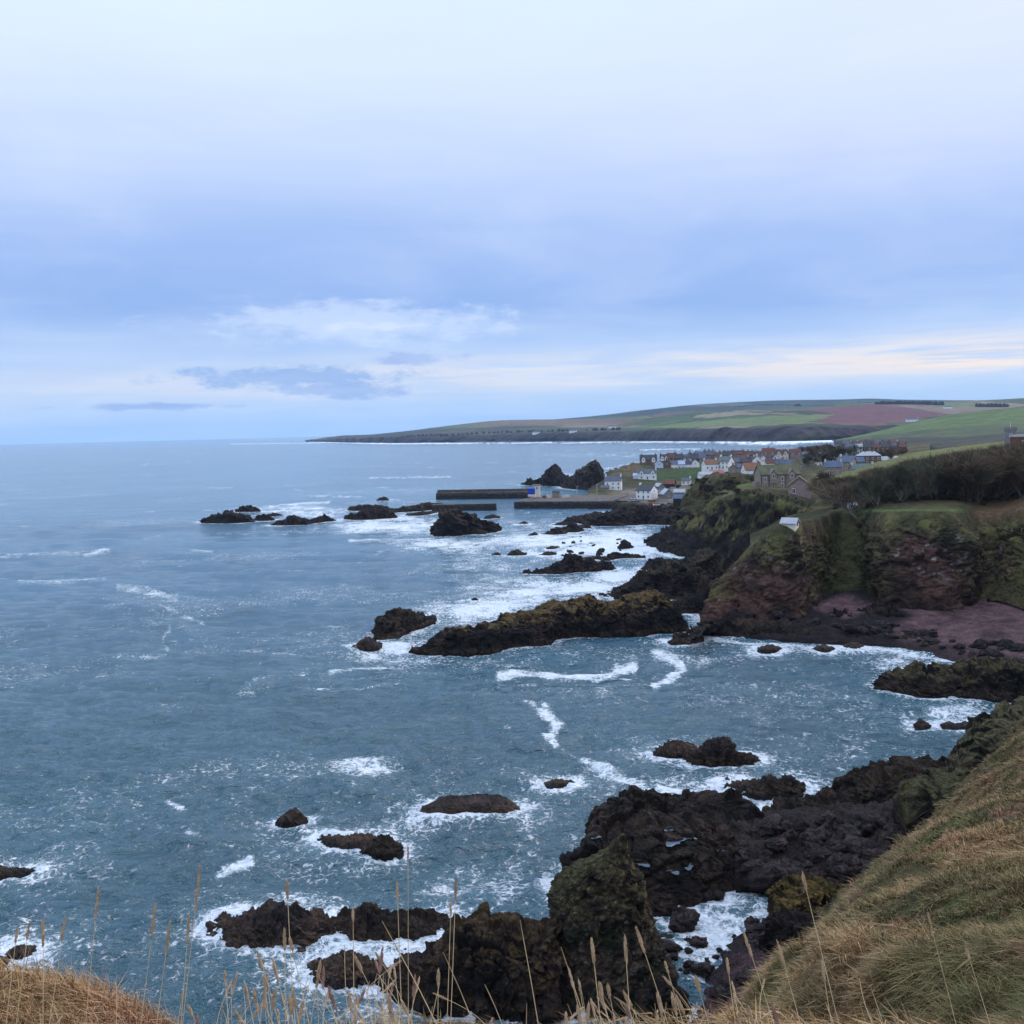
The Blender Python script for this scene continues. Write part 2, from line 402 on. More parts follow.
def crag(V, N, amp, sc, s=0):
    W = V + 1.2 / sc * 0.3 * np.stack([fbm(V, sc * 0.7, 3, s + 20), fbm(V, sc * 0.7, 3, s + 30), fbm(V, sc * 0.7, 3, s + 40)], 1)
    fa, ea = facet(W * np.array((1, 1, 0.75)), sc, s); fb, eb = facet(V, sc * 2.3, s + 9); fc, ec = facet(V * np.array((1, 1, 1.4)), sc * 5.2, s + 15)
    st = (W @ np.array((0.25, -0.35, 0.95))) * sc * 1.5 + 0.7 * fbm(V, sc * 0.6, 2, s + 60); st = st - np.floor(st)
    d = 0.30 * (st - 0.5) + 0.85 * fa + 0.48 * fb + 0.22 * fc + 0.22 * ridged(V, sc * 1.6, 4, s + 2, 0.6) - 0.28 * (1 - sstep(ea, 0, 0.10)) - 0.16 * (1 - sstep(eb, 0, 0.12)) + 0.5 * fbm(V, sc * 0.35, 3, s + 4)
    return N * (amp * d)[:, None]

# headland 1: the near bay's grassy cliffs with the wood on top
base = [(700, 628, 0), (735, 630, 0), (765, 634, 0), (800, 628, 1), (832, 600, 3), (862, 600, 3), (882, 608, 3), (920, 612, 3), (958, 612, 3), (982, 604, 3.5), (1005, 604, 4), (1040, 612, 5), (1150, 640, 8), (1350, 700, 12)]
rel = [[(705, 604, 4), (737, 596, 5), (765, 598, 4), (800, 592, 4), (834, 580, 9), (862, 578, 9), (880, 580, 2), (920, 578, 2), (965, 580, 2), (988, 582, 10), (1005, 575, 11), (1040, 580, 12), (1150, 590, 8), (1350, 640, 8)],
       [(713, 582, 10), (744, 562, 9), (768, 553, 8), (800, 550, 8), (836, 552, 20), (860, 550, 20), (878, 545, 5), (920, 540, 5), (968, 545, 5), (987, 550, 17), (1005, 540, 20), (1040, 540, 20), (1150, 540, 14), (1350, 560, 12)],
       [(728, 573, 16), (752, 543, 15), (775, 527, 14), (802, 523, 16), (840, 519, 34), (862, 514, 32), (884, 513, 13), (920, 512, 11), (952, 513, 11), (976, 515, 24), (1003, 513, 28), (1040, 508, 28), (1150, 500, 22), (1350, 500, 18)],
       [(740, 566, 26), (762, 540, 25), (782, 526, 24), (805, 521, 26), (843, 510, 44), (862, 508, 40), (884, 508, 26), (920, 507, 24), (955, 507, 24), (978, 508, 33), (1005, 507, 36), (1040, 502, 36), (1150, 490, 32), (1350, 480, 25)]]
px_ = [750, 768, 785, 810, 842, 865, 885, 920, 955, 980, 1005, 1040, 1150, 1350]
absr = [(px_, [285, 290, 300, 310, 330, 332] + [325] * 6 + [280, 240], [10, 13, 17, 19, 23, 25.5, 26.5, 27, 27, 27.5, 28, 29, 32, 34]),
        (px_, [360] * 5 + [400] * 7 + [380, 350], [11, 14, 17, 19, 21, 23, 25, 27.5, 29, 30, 31, 32.5, 36, 38]),
        (px_, [440] * 4 + [500] * 8 + [500, 500], [12, 15, 17, 19, 20, 22.5, 25.5, 29.5, 31.5, 33, 34.5, 36, 40, 42]),
        (px_, [540] * 4 + [600] * 8 + [600, 600], [10, 13, 15, 17, 19, 23, 26, 30.8, 33, 34.5, 36, 38, 43, 46]),
        (px_, [600] * 4 + [760] * 8 + [800, 800], [4, 8, 12, 14, 15, 17, 20, 24, 26, 28, 30, 33, 38, 42])]
def d_h1(V, N, tr):
    a = 1.7 * (1 - sstep(tr, 0.24, 0.38)) + 0.18
    px, py = proj(V); a = a * (0.55 + 0.45 * sstep(fbm(V, 0.03, 2, 50), -0.2, 0.3))
    return crag(V, N, 1.0, 0.16, 1) * a[:, None]
def c_h1(V, N, px, py, tr):
    c = cliffcol(V, N, 11, 6.0, (0.12, 0.36))
    n = fbm(V, 0.12, 4, 91)
    # rock bastions stay bare, the gullies between are green
    bas = np.exp(-((px - 925) / 42) ** 4) * sstep(py + 10 * n, 520, 545) * (1 - sstep(py, 622, 635))
    bas = np.maximum(bas, np.exp(-((px - 770) / 42) ** 4) * sstep(py - 0.25 * (px - 760) + 14 * n, 548, 572))
    n1 = fbm(V, 0.09, 4, 93); n3 = fbm(V, 0.9, 3, 95)
    rk = lerpc(np.tile(RK_DK, (len(V), 1)), RK_PU, sstep(n1 + 0.3 * n, -0.3, 0.4)); rk = lerpc(rk, PALE, sstep(n3 + 0.5 * n, 0.42, 0.52) * (1 - sstep(py, 560, 590)) * 0.85)
    c = c * (1 - 0.9 * bas[:, None]) + rk * 0.9 * bas[:, None]
    gl = np.exp(-((px - 845) / 26) ** 4) * sstep(py, 515, 530) * (1 - sstep(py, 588, 600)) * 0.8
    gl = np.maximum(gl, np.exp(-((px - 1010) / 28) ** 4) * sstep(py, 570, 590) * 0.7)
    c = c * (1 - gl[:, None]) + (GR_DK * 0.6 + GR * 0.4 + 0.02 * n[:, None] * GR_DK) * gl[:, None]
    top = sstep(tr, 0.38, 0.41) * (1 - sstep(tr, 0.60, 0.66)); path = 0.75 * sstep(tr, 0.402, 0.412) * (1 - sstep(tr, 0.435, 0.445)) * sstep(px, 835, 850) * (1 - sstep(px, 955, 975))
    c = lerpc(c, GR_DK, top * 0.6); c = lerpc(c, LAWN, path * sstep(n, -0.45, 0.1))
    br = sstep(tr, 0.33, 0.39) * (1 - sstep(tr, 0.5, 0.55)) * sstep(px, 962, 985); c = lerpc(c, (.115, .068, .038), br * 0.8)
    c = lerpc(c, (.15, .155, .055), sstep(tr, 0.68, 0.74) * 0.8)
    return c
loft('headland_terrain', rows_rel(base, rel, absr), 330, 440, M_cliff, c_h1, d_h1, Tr=np.array([0, .13, .27, .40, .46, .56, .67, .78, .90, 1.0]))

# headland 2: with the big gabled house on its lawn
base = [(640, 546, -1), (656, 553, -1), (680, 558, -1), (700, 562, -1), (722, 566, -1), (745, 570, -1), (775, 570, 0), (800, 565, 3), (830, 560, 6), (880, 555, 8)]
rel = [[(650, 541, 5), (666, 540, 6), (690, 538, 6), (708, 535, 6), (730, 530, 7), (752, 530, 7), (778, 533, 8), (800, 535, 14), (830, 530, 25), (880, 525, 30)],
       [(660, 532, 10), (680, 522, 10), (700, 512, 10), (716, 503, 12), (735, 497, 14), (760, 495, 16), (785, 500, 18), (806, 512, 22), (830, 512, 36), (880, 508, 45)]]
px_ = [668, 688, 706, 722, 742, 765, 790, 812, 835, 880]
absr = [(px_, [400] * 10, [3, 6, 12, 20, 22.5, 23, 22, 20, 18, 19]), (px_, [440] * 10, [1, 4, 10, 19, 22.6, 23.2, 23, 22, 20, 20]),
        (px_, [500] * 10, [-1, 3, 9, 17, 20, 21, 21, 20, 20, 21]), (px_, [570] * 10, [-2, 2, 7, 11, 14, 16, 16, 16, 17, 18])]
def c_h2(V, N, px, py, tr):
    c = cliffcol(V, N, 31, 9.0, (0.30, 0.52), 0.8, rk=(.024, .019, .019))
    lw = sstep(tr, 0.47, 0.53) * sstep(px, 716, 730) * (1 - sstep(px, 806, 820)); c = lerpc(c, LAWN * 0.85, lw * 0.9)
    edge = sstep(tr, 0.36, 0.42) * (1 - sstep(tr, 0.44, 0.5)); c = lerpc(c, GR_BR * 1.2, edge * 0.6)
    return c
loft('bluff_terrain', rows_rel(base, rel, absr), 150, 260, M_cliff, c_h2, lambda V, N, tr: crag(V, N, 1.0, 0.16, 5) * (1.7 * (1 - sstep(tr, 0.18, 0.31)) + 0.12)[:, None])

# bluff 3: brown spur above the harbour
base = [(650, 516, 1), (664, 519, 2), (680, 520, 2), (700, 520, 2), (725, 516, 4), (760, 510, 6), (800, 505, 8)]
rel = [[(662, 511, 8), (674, 508, 8), (688, 502, 8), (706, 498, 10), (728, 496, 12), (760, 494, 12), (800, 492, 12)],
       [(672, 508, 14), (684, 498, 14), (695, 484, 16), (710, 478, 20), (738, 477, 22), (765, 479, 22), (800, 480, 22)]]
absr = [([676, 690, 700, 713, 740, 768, 800], 590, [4, 7, 15, 20, 21, 20, 20]), ([680, 694, 706, 718, 742, 770, 800], 660, [3, 5, 9, 13, 16, 17, 18])]
loft('spur_terrain', rows_rel(base, rel, absr), 90, 150, M_cliff, lambda V, N, px, py, tr: lerpc(cliffcol(V, N, 41, 5.0, (0.3, 0.5), 0.9), (.052, .044, .026), np.full(len(V), 0.55)),
     lambda V, N, tr: crag(V, N, 1.0, 0.12, 8) * (1.5 * (1 - sstep(tr, 0.4, 0.6)) + 0.2)[:, None])

# village ground behind the harbour
px_ = [588, 605, 622, 640, 660, 690, 730, 780, 830, 880, 930]
absr = [(px_, [600, 600, 590, 580, 560, 540, 560, 560, 560, 560, 560], [-3, -3, -3, -3, -3, -2, 0, 4, 8, 10, 12]), (px_, [640, 640, 632, 625, 605, 590, 600, 600, 600, 600, 600], [3.2, 3.4, 3.4, 3.6, 3.8, 4, 7, 12, 16, 20, 22]),
        (px_, 700, [3.6, 3.8, 3.8, 4.2, 4.6, 5, 10, 15, 18, 21, 23]), (px_, 755, [3, 5, 5, 5.5, 5.5, 6.5, 12, 16, 18, 20, 24]),
        (px_, 800, [1, 8.5, 11, 11, 9.5, 10, 13, 16, 18, 20, 24]), (px_, 860, [-2, 9, 15, 17, 14, 14, 14.5, 15, 17, 20, 24]),
        (px_, 950, [-3, 3, 11, 15, 15.5, 15, 14.5, 14.5, 16, 20, 24]), (px_, 1080, [-5, -3, 3, 11, 13, 13.5, 13.5, 13.5, 16, 19, 24]),
        (px_, 1200, [-5, -5, -3, 2, 6, 9, 9, 11, 13, 16, 22]), (px_, 1350, [-6, -6, -6, -6, -6, -6, -6, -5, 0, 9, 14])]
R3 = rows_rel([(a, 512, -4) for a in px_], [], absr)[1:]
def c_vil(V, N, px, py, tr):
    n = fbm(V, 0.05, 4, 61); n2 = fbm(V, 0.2, 3, 62); D = V[:, 1]
    c = lerpc(np.tile(GR_DK * 1.2, (len(V), 1)), GR_BR, sstep(n, -0.1, 0.35)); 
    rockm = 1 - sstep(V[:, 2] + 2 * n2, 2.0, 3.4); c = lerpc(c, RK_DK, rockm)
    quay = (1 - sstep(D, 735, 750)) * sstep(V[:, 2], 3.0, 3.4) * sstep(px, 600, 640) * (1 - sstep(px, 686, 700)); c = lerpc(c, (.16, .14, .13), quay * 0.8 * sstep(n2, -0.5, 0))
    gs = sstep(px + 12 * n, 632, 646) * (1 - sstep(px, 706, 716)) * sstep(D, 768, 782) * (1 - sstep(D, 845, 856)); c = lerpc(c, np.array((.034, .060, .020)), gs * 0.9)
    tip = (1 - sstep(px, 636, 644)) * sstep(V[:, 2] + 2 * n2, 10, 14); c = lerpc(c, (.12, .09, .055), tip * 0.8)
    tip = (1 - sstep(px, 630, 640)) * (1 - sstep(V[:, 2] + 2 * n2, 8, 13)) * sstep(D, 770, 790); c = lerpc(c, (.035, .032, .028), tip * 0.8)
    return c
loft('village_ground', R3, 170, 300, M_turf, c_vil, lambda V, N, tr: crag(V, N, 1.0, 0.1, 12) * (0.25 + 2.2 * (1 - sstep(V[:, 0] / np.maximum(V[:, 1], 1), 0.122, 0.13)) * sstep(tr, 0.3, 0.45))[:, None])

# hillside beyond the village on the right
px_ = [832, 850, 880, 920, 960, 1024, 1100, 1300]
def rr(ys, Ds): return [at_d(a, b, d) for a, b, d in zip(px_, ys, Ds)]
R2 = np.array([[pt(a, d, -4) for a, d in zip(px_, [2600, 2200, 1500, 1150, 1000, 900, 850, 800])], rr([441.5, 441, 443, 446, 446, 440, 436, 430], [2620, 2250, 1600, 1250, 1100, 1000, 950, 900]),
               rr([441, 440, 438.5, 438, 437, 432, 427, 420], [2640, 2350, 1900, 1600, 1500, 1400, 1300, 1200]), rr([440.6, 438.3, 434.8, 430.5, 427.5, 423, 418, 410], [2660, 2500, 2250, 2050, 1950, 1900, 1800, 1600]),
               rr([440.3, 437.3, 431, 420.5, 413.5, 406.5, 400, 392], [2700, 2650, 2600, 2550, 2500, 2500, 2500, 2400]), rr([440.6, 438.3, 433, 424, 418, 411, 405, 396], [2900, 2900, 2900, 2900, 2900, 2900, 2900, 2900])])
def c_hill(V, N, px, py, tr):
    n = fbm(V, 0.01, 4, 71); n2 = fbm(V, 0.05, 3, 72); c = lerpc(np.tile((.062, .06, .040), (len(V), 1)), (.045, .045, .036), sstep(n, -0.2, 0.3))
    f = sstep(tr, 0.52, 0.55) * (1 - sstep(tr, 0.80, 0.815)); c = lerpc(c, (.090, .130, .045), f * 0.95)
    f = sstep(tr, 0.40, 0.42) * (1 - sstep(tr, 0.52, 0.55)); c = lerpc(c, (.075, .095, .045), f * 0.8)
    hd = sstep(tr + 0.006 * n2, 0.808, 0.815) * (1 - sstep(tr, 0.86, 0.9)); return lerpc(c, (.020, .024, .016), hd)
loft('hillside', R2, 160, 240, M_coast, c_hill, lambda V, N, tr: N * (2.5 * fbm(V, 0.01, 4, 77))[:, None] * sstep(tr, 0.1, 0.3)[:, None], Tr=np.array([0, .2, .4, .55, .82, 1.0]))

# far coast with its fields
px_ = [306, 330, 345, 390, 440, 500, 560, 600, 640, 700, 760, 800, 850, 900, 960, 1040, 1200]
sh = [441.7, 442.1, 442.5, 442.8, 442.3, 441.6, 441.2, 441, 441, 441.4, 441.5, 441, 439.5, 438, 436, 433, 428]
rws = [(441, 439.8, 438.8, 437.5, 436.3, 434.5, 433.3, 432.2, 431, 428.5, 428.3, 427.5, 427, 425, 422, 418, 412),
       (440.8, 438.6, 437.3, 435.3, 432.5, 430, 429.5, 429, 427, 424, 422, 420, 419.5, 418, 415, 411, 405),
       (440.6, 438, 436.5, 434.2, 430, 426, 425, 424.5, 421, 416.5, 413.5, 411.5, 411, 410, 408, 404, 398),
       (440.5, 437.5, 436, 433.5, 427, 420.3, 419.5, 419.0, 416, 411, 408.3, 406.0, 404.0, 402.8, 402, 397.5, 392)]
B1 = [at_z(a, b, 0) for a, b in zip(px_, sh)]; D1 = [p[1] for p in B1]
R1 = [[p - np.array([0, 30, 12.]) for p in B1], B1]
for r, dd in zip(rws, (110, 750, 1600, 2700)): R1.append([at_d(a, b, D + dd * (1 if D < 5000 else 0.6)) for a, b, D in zip(px_, r, D1)])
R1.append([p + np.array([p[0] * 0.15, 900., -60]) for p in R1[-1]]); R1 = np.array(R1)
PLOUGH = [(837, 413.5), (812, 422), (872, 423), (901, 419.5), (953, 415), (905, 407), (866, 404.5), (800, 410)]
STUB = [(894, 405.5), (955, 414.5), (1030, 411), (1030, 405), (960, 406)]
PAS = [(690, 427.5), (800, 424), (840, 413.8), (770, 416), (700, 421), (640, 428)]
def c_coast(V, N, px, py, tr):
    n = fbm(V, 0.002, 4, 81); n2 = fbm(V, 0.012, 3, 82)
    jx = px + 6 * n2; jy = py + 0.8 * n2
    f1, f2, idv = worley(np.stack([V[:, 0] / 260 + 0.4 * n, V[:, 1] / 430 + 0.4 * n2, 0 * n], 1), 1.0, 5)
    pal = np.array([(.17, .125, .075), (.07, .115, .035), (.11, .15, .05), (.035, .045, .028), (.13, .075, .065), (.05, .08, .03), (.075, .07, .045), (.20, .165, .11)])
    c = pal[(idv * 7.99).astype(int)]; c = lerpc(c, (.022, .028, .020), (1 - sstep(f2 - f1, 0.03, 0.07)) * 0.8)
    bh = sstep(px, 440, 460) * (1 - sstep(px, 600, 640)) * (1 - sstep(jy, 424.5, 427)); c = lerpc(c, (.15, .105, .07), bh * 0.9)
    dk = (1 - sstep(px, 600, 680)) * sstep(jy, 426, 429); c = lerpc(c, (.042, .040, .036), dk * 0.75)
    bl = (1 - sstep(jy, 409, 412)) * sstep(px, 600, 640) * (1 - sstep(px, 800, 880)); c = lerpc(c, (.035, .055, .045), bl * 0.8)
    c[inpoly(jx, jy, PAS)] = (.115, .145, .05); c[inpoly(jx * 0.3 + px * 0.7, jy, PLOUGH)] = (.125, .050, .055); c[inpoly(jx, jy, STUB)] = (.17, .13, .095)
    r = crom_rows; cl = (1 - sstep(tr, r[2] - 0.012, r[2] + 0.012)); c = lerpc(c, np.array((.040, .030, .032)) , cl * 0.95)
    c = lerpc(c, (.06, .055, .035), cl * sstep(n2, 0.15, 0.4) * 0.6)
    return c
L = np.r_[0, np.cumsum([0.06, 0.20, 0.22, 0.22, 0.25, 0.1])]; crom_rows = L / L[-1]
def d_coast(V, N, tr):
    r = crom_rows; cl = sstep(tr, r[1], r[1] + 0.05) * (1 - sstep(tr, r[2] - 0.02, r[2] + 0.02))
    return np.stack([0 * tr, -1 + 0 * tr, 0.2 + 0 * tr], 1) * (cl * 45 * ridged(V * np.array((1, 1, 0.4)), 0.006, 4, 85))[:, None] + N * (3.5 * fbm(V, 0.003, 4, 86) * sstep(tr, r[2], r[3]))[:, None]
loft('far_coast', R1, 170, 900, M_coast, c_coast, d_coast, Tr=crom_rows)

px_ = [520, 560, 600, 640, 700, 760, 800, 840, 870, 900, 960, 1060]
R4 = np.array([[pt(a, 7600, 20) for a in px_], [at_d(a, b, 8600) for a, b in zip(px_, [424, 423, 421, 417, 412, 409, 408, 407, 406, 406, 405, 404])],
               [at_d(a, b, 10500) for a, b in zip(px_, [423, 420, 416.3, 411.5, 405.3, 402.2, 401.3, 401, 400.2, 401, 402, 401])], [pt(a, 12500, 20) for a in px_]])
def c_ridge(V, N, px, py, tr):
    f1, f2, idv = worley(np.stack([V[:, 0] / 420, V[:, 1] / 900, 0 * tr], 1), 1.0, 9); pal = np.array([(.035, .055, .035), (.05, .08, .04), (.025, .035, .028), (.12, .12, .08), (.04, .06, .04)])
    return lerpc(pal[(idv * 4.99).astype(int)], (.018, .026, .022), (1 - sstep(f2 - f1, .04, .1)) * .7) * .7
loft('far_hills', R4, 60, 400, M_coast, c_ridge, lambda V, N, tr: N * (14 * fbm(V, 0.0006, 4, 96))[:, None])

# ------------------------------------------------------------------ near clifftop (thin-plate surface through surveyed points)
def P_(px, py, D): return at_d(px, py, D)
edge = [(1030, 716, 112), (1000, 752, 98), (958, 792, 82), (925, 828, 66), (880, 873, 49), (840, 912, 38), (806, 952, 29.5), (786, 992, 23), (770, 1040, 18)]
cp_ = [P_(*e) for e in edge]; ctl = list(cp_)
for i, p in enumerate(cp_):
    drop = min(p[2] - 6, 7.0); ctl.append(p + np.array([-3.6, 1.6, -drop]));
    ctl.append(np.array([p[0] - 9.5, p[1] + 4.5, max(3.0, p[2] - 19)]))
for q in [(1024, 1024, 11), (900, 1024, 13.5), (820, 1024, 16), (1024, 950, 16.5), (900, 950, 21.5), (840, 980, 20), (1024, 880, 26), (930, 880, 35), (1024, 820, 42), (975, 815, 54), (1024, 770, 68),
          (1200, 900, 22), (1300, 800, 40), (1200, 700, 90), (1400, 600, 100), (1500, 900, 18)]: ctl.append(P_(*q))
for q in [(0, 1014, 4.4), (60, 1019, 4.3), (105, 1032, 4.1), (140, 1050, 4.0)]: ctl.append(P_(*q))
ctl += [np.array(q, float) for q in [(0, 0, 48.4), (-3, 0, 48.7), (3, -1, 48.9), (0, 2.3, 48.3), (0, 3.1, 47.9), (1.5, 3, 47.9), (3.4, 4, 47.6), (6, 4, 48.4), (-2, 2.2, 48.15), (-6, 3, 48.1), (-5, 5, 46.9), (9, 2, 49.6), (14, 4, 51), (-1, 7, 43), (1.5, 8, 43), (-4, 8, 43.5),
        (-8, 8, 43.5), (-1, 13, 35), (-7, 15, 34), (2, 18, 31), (-4, 30, 18), (3, 33, 16), (-12, 5, 47), (-12, 20, 28), (-14, 38, 9), (-3, 48, 5), (5, 55, 4), (0, -8, 49.5), (-14, -8, 49), (20, -8, 53), (30, 10, 54), (-24, 0, 45), (-24, 20, 25), (-24, 40, 5), (40, 20, 50)]]
ctl = np.array(ctl); S_ = 20.0
def U_(r2): return 0.5 * r2 * np.log(r2 + 1e-12)
A_ = ctl[:, :2] / S_; n_ = len(A_); K_ = U_(((A_[:, None] - A_[None]) ** 2).sum(-1)) + np.eye(n_) * 2e-4
Pm = np.c_[np.ones(n_), A_]; Mx = np.block([[K_, Pm], [Pm.T, np.zeros((3, 3))]]); sol = np.linalg.solve(Mx, np.r_[ctl[:, 2], 0, 0, 0])
def near_z(X, Y):
    q = np.stack([X, Y], 1) / S_; r = np.zeros(len(q))
    for a in range(0, len(q), 20000):
        b = q[a:a + 20000]; r[a:a + 20000] = U_(((b[:, None] - A_[None]) ** 2).sum(-1)) @ sol[:n_] + sol[n_] + b @ sol[n_ + 1:]
    return r
yy = np.r_[np.linspace(-8, 3, 24), 3 + (np.linspace(0, 1, 420)[1:] ** 1.6) * 122]
uu = np.linspace(0, 1, 420)
Yg = np.repeat(yy, len(uu)); xl = -16 + 0.30 * np.maximum(Yg, 0); xr = 32 + 0.62 * np.maximum(Yg, 0); Xg = xl + (xr - xl) * np.tile(uu, len(yy))
Zg = near_z(Xg, Yg); Vn = np.stack([Xg, Yg, Zg], 1)
Gn = Vn.reshape(len(yy), len(uu), 3); Nn = gnormals(Gn); Nn *= np.sign(Nn[..., 2:]); Nn = Nn.reshape(-1, 3)
steep = 1 - sstep(Nn[:, 2], 0.42, 0.62)
hum = 0.20 * ridged(Vn, 0.75, 4, 101) + 0.12 * fbm(Vn, 0.9, 4, 101) + 0.35 * fbm(Vn, 0.22, 3, 102) * sstep(Yg, 5, 14) + 0.03 * fbm(Vn, 4, 3, 103)
Vn = Vn + Nn * hum[:, None] + crag(Vn, Nn, 1.3, 0.28, 104) * (steep * sstep(Yg, 32, 50))[:, None]
Vn[:, 2] = np.maximum(Vn[:, 2], -2)
Gn = Vn.reshape(len(yy), len(uu), 3); Nn = gnormals(Gn); Nn *= np.sign(Nn[..., 2:]); Nn = Nn.reshape(-1, 3)
def near_colour(V):
    a = fbm(V, 0.16, 4, 111); b = fbm(V, 0.55, 4, 112); c_ = fbm(V, 2.2, 3, 113)
    straw = np.array((.330, .205, .095)); pinkish = np.array((.310, .160, .095)); olive = np.array((.135, .108, .042)); green = np.array((.062, .085, .024)); brown = np.array((.150, .098, .050))
    c = lerpc(np.tile(olive, (len(V), 1)), brown, sstep(b + 0.4 * c_, -0.2, 0.3)); c = lerpc(c, straw, sstep(a + 0.5 * b + 0.25 * c_, -0.12, 0.35) * 0.8)
    c = lerpc(c, pinkish, sstep(b - 0.3 * a + 0.2 * c_, 0.12, 0.4) * 0.75); c = lerpc(c, green, sstep(-a + 0.6 * c_ - 0.3 * b, 0.20, 0.50) * 0.75)
    far = sstep(V[:, 1], 30, 75); return lerpc(c, olive * .9, far * 0.5)
cn = near_colour(Vn) * 0.55
rk = lerpc(np.tile(RK_DK, (len(Vn), 1)), RK_BR, sstep(fbm(Vn, 0.4, 4, 120), -0.2, 0.4)); st = (1 - sstep(Nn[:, 2] + 0.15 * fbm(Vn, 0.5, 3, 121), 0.38, 0.52)) * sstep(Yg, 30, 44)
lowz = 1 - sstep(Vn[:, 2], 5, 11); st = np.maximum(st, lowz)
cn = cn * (1 - st[:, None]) + rk * st[:, None]
Fn = gridfaces(len(yy), len(uu))
if np.cross(Vn[Fn[:, 1]] - Vn[Fn[:, 0]], Vn[Fn[:, 3]] - Vn[Fn[:, 0]])[:, 2].mean() < 0: Fn = Fn[:, ::-1]
tag(link('clifftop_ground', np_mesh('clifftop_ground', Vn, Fn, M_near, True, cn)), kind='structure')
near_bvh = BVHTree.FromPolygons([tuple(v) for v in Vn.tolist()], Fn.tolist())

# ------------------------------------------------------------------ shores: cove floor and the beach of the bay
def c_beach(pur):
    def f(V, N, px, py, tr):
        n = fbm(V, 0.15, 4, 131); n2 = fbm(V, 1.2, 3, 132)
        c = lerpc(np.tile(np.array(pur) * .55, (len(V), 1)), pur, sstep(n + 0.4 * n2, -0.4, 0.25))
        return lerpc(c, (.016, .013, .014), (1 - sstep(V[:, 2] + 0.5 * n2, 0.2, 1.4)) * 0.8)
    return f
bx = [690, 730, 770, 820, 870, 900, 935, 970, 1030, 1150]
Rb = np.array([[at_z(a, b, -1.2) for a, b in zip(bx, [640, 644, 646, 650, 652, 655, 662, 674, 690, 720])], [at_z(a, b, 0.3) for a, b in zip(bx, [632, 636, 639, 643, 644, 646, 650, 661, 672, 700])],
               [at_z(a, b, 1.2) for a, b in zip(bx, [634, 629, 630, 633, 634, 635, 638, 643, 650, 680])], [at_z(a, b, 2.4) for a, b in zip(bx, [636, 624, 622, 622, 622, 622, 624, 627, 634, 660])],
               [at_z(a, b, 3.6) for a, b in zip(bx, [638, 618, 606, 606, 606, 607, 608, 608, 609, 625])], [at_z(a, b, 4.4) for a, b in zip(bx, [640, 612, 592, 592, 592, 592, 595, 596, 598, 610])]])
loft('beach', Rb, 130, 380, M_cliff, lambda V, N, px, py, tr: lerpc(c_beach(np.array((.125, .074, .076)))(V, N, px, py, tr), (.012, .010, .010), (1 - sstep(px + 30 * fbm(V, 0.1, 3, 9), 890, 925)) * 0.93 * sstep(np.abs(px - 845) + 3 * np.abs(py - 606), 25, 50)),
     lambda V, N, tr: N * ((0.9 * ridged(V, 0.22, 4, 135) + 0.25 * fbm(V, 1, 3, 136)) * (0.25 + 0.75 * (1 - sstep(V[:, 0] / V[:, 1], 0.36, 0.42))))[:, None])
cx = [640, 670, 700, 730, 765, 810, 860, 920]
Rc = np.array([[at_z(a, b, -1.6) for a, b in zip(cx, [1040, 1005, 975, 955, 935, 920, 905, 890])], [at_z(a, b, -0.6) for a, b in zip(cx, [1060, 1025, 985, 945, 915, 905, 890, 870])],
               [at_z(a, b, 0.5) for a, b in zip(cx, [1090, 1050, 1010, 968, 925, 895, 878, 850])], [at_z(a, b, 1.6) for a, b in zip(cx, [1120, 1090, 1050, 1010, 960, 925, 890, 845])],
               [at_z(a, b, 3.5) for a, b in zip(cx, [1160, 1130, 1100, 1060, 1010, 965, 925, 870])], [at_z(a, b, 7) for a, b in zip(cx, [1200, 1180, 1150, 1110, 1060, 1005, 960, 900])]])
loft('cove_beach', Rc, 160, 260, M_rockn, c_beach(np.array((.085, .045, .050))), lambda V, N, tr: N * (0.35 * ridged(V, 0.5, 4, 145) + 0.16 * fbm(V, 2.2, 3, 146))[:, None])
cx = [735, 765, 800, 840, 880, 925, 965]
Rd = np.array([[at_z(a, b, 0.3) for a, b in zip(cx, [893, 893, 900, 905, 905, 900, 890])], [at_z(a, b, 1.6) for a, b in zip(cx, [878, 880, 884, 885, 880, 870, 860])], [at_z(a, b, 2.5) for a, b in zip(cx, [862, 862, 862, 860, 852, 845, 835])],
               [at_z(a, b, 2.8) for a, b in zip(cx, [842, 840, 838, 834, 828, 820, 810])], [at_z(a, b, 3.0) for a, b in zip(cx, [825, 822, 818, 814, 808, 800, 790])], [at_z(a, b, -1) for a, b in zip(cx, [818, 815, 810, 806, 800, 790, 780])]])
loft('boulder_beach', Rd, 120, 220, M_rockn, c_beach(np.array((.036, .026, .022))), lambda V, N, tr: N * (0.9 * ridged(V, 0.45, 4, 155) + 0.2 * fbm(V, 1.8, 3, 156))[:, None])

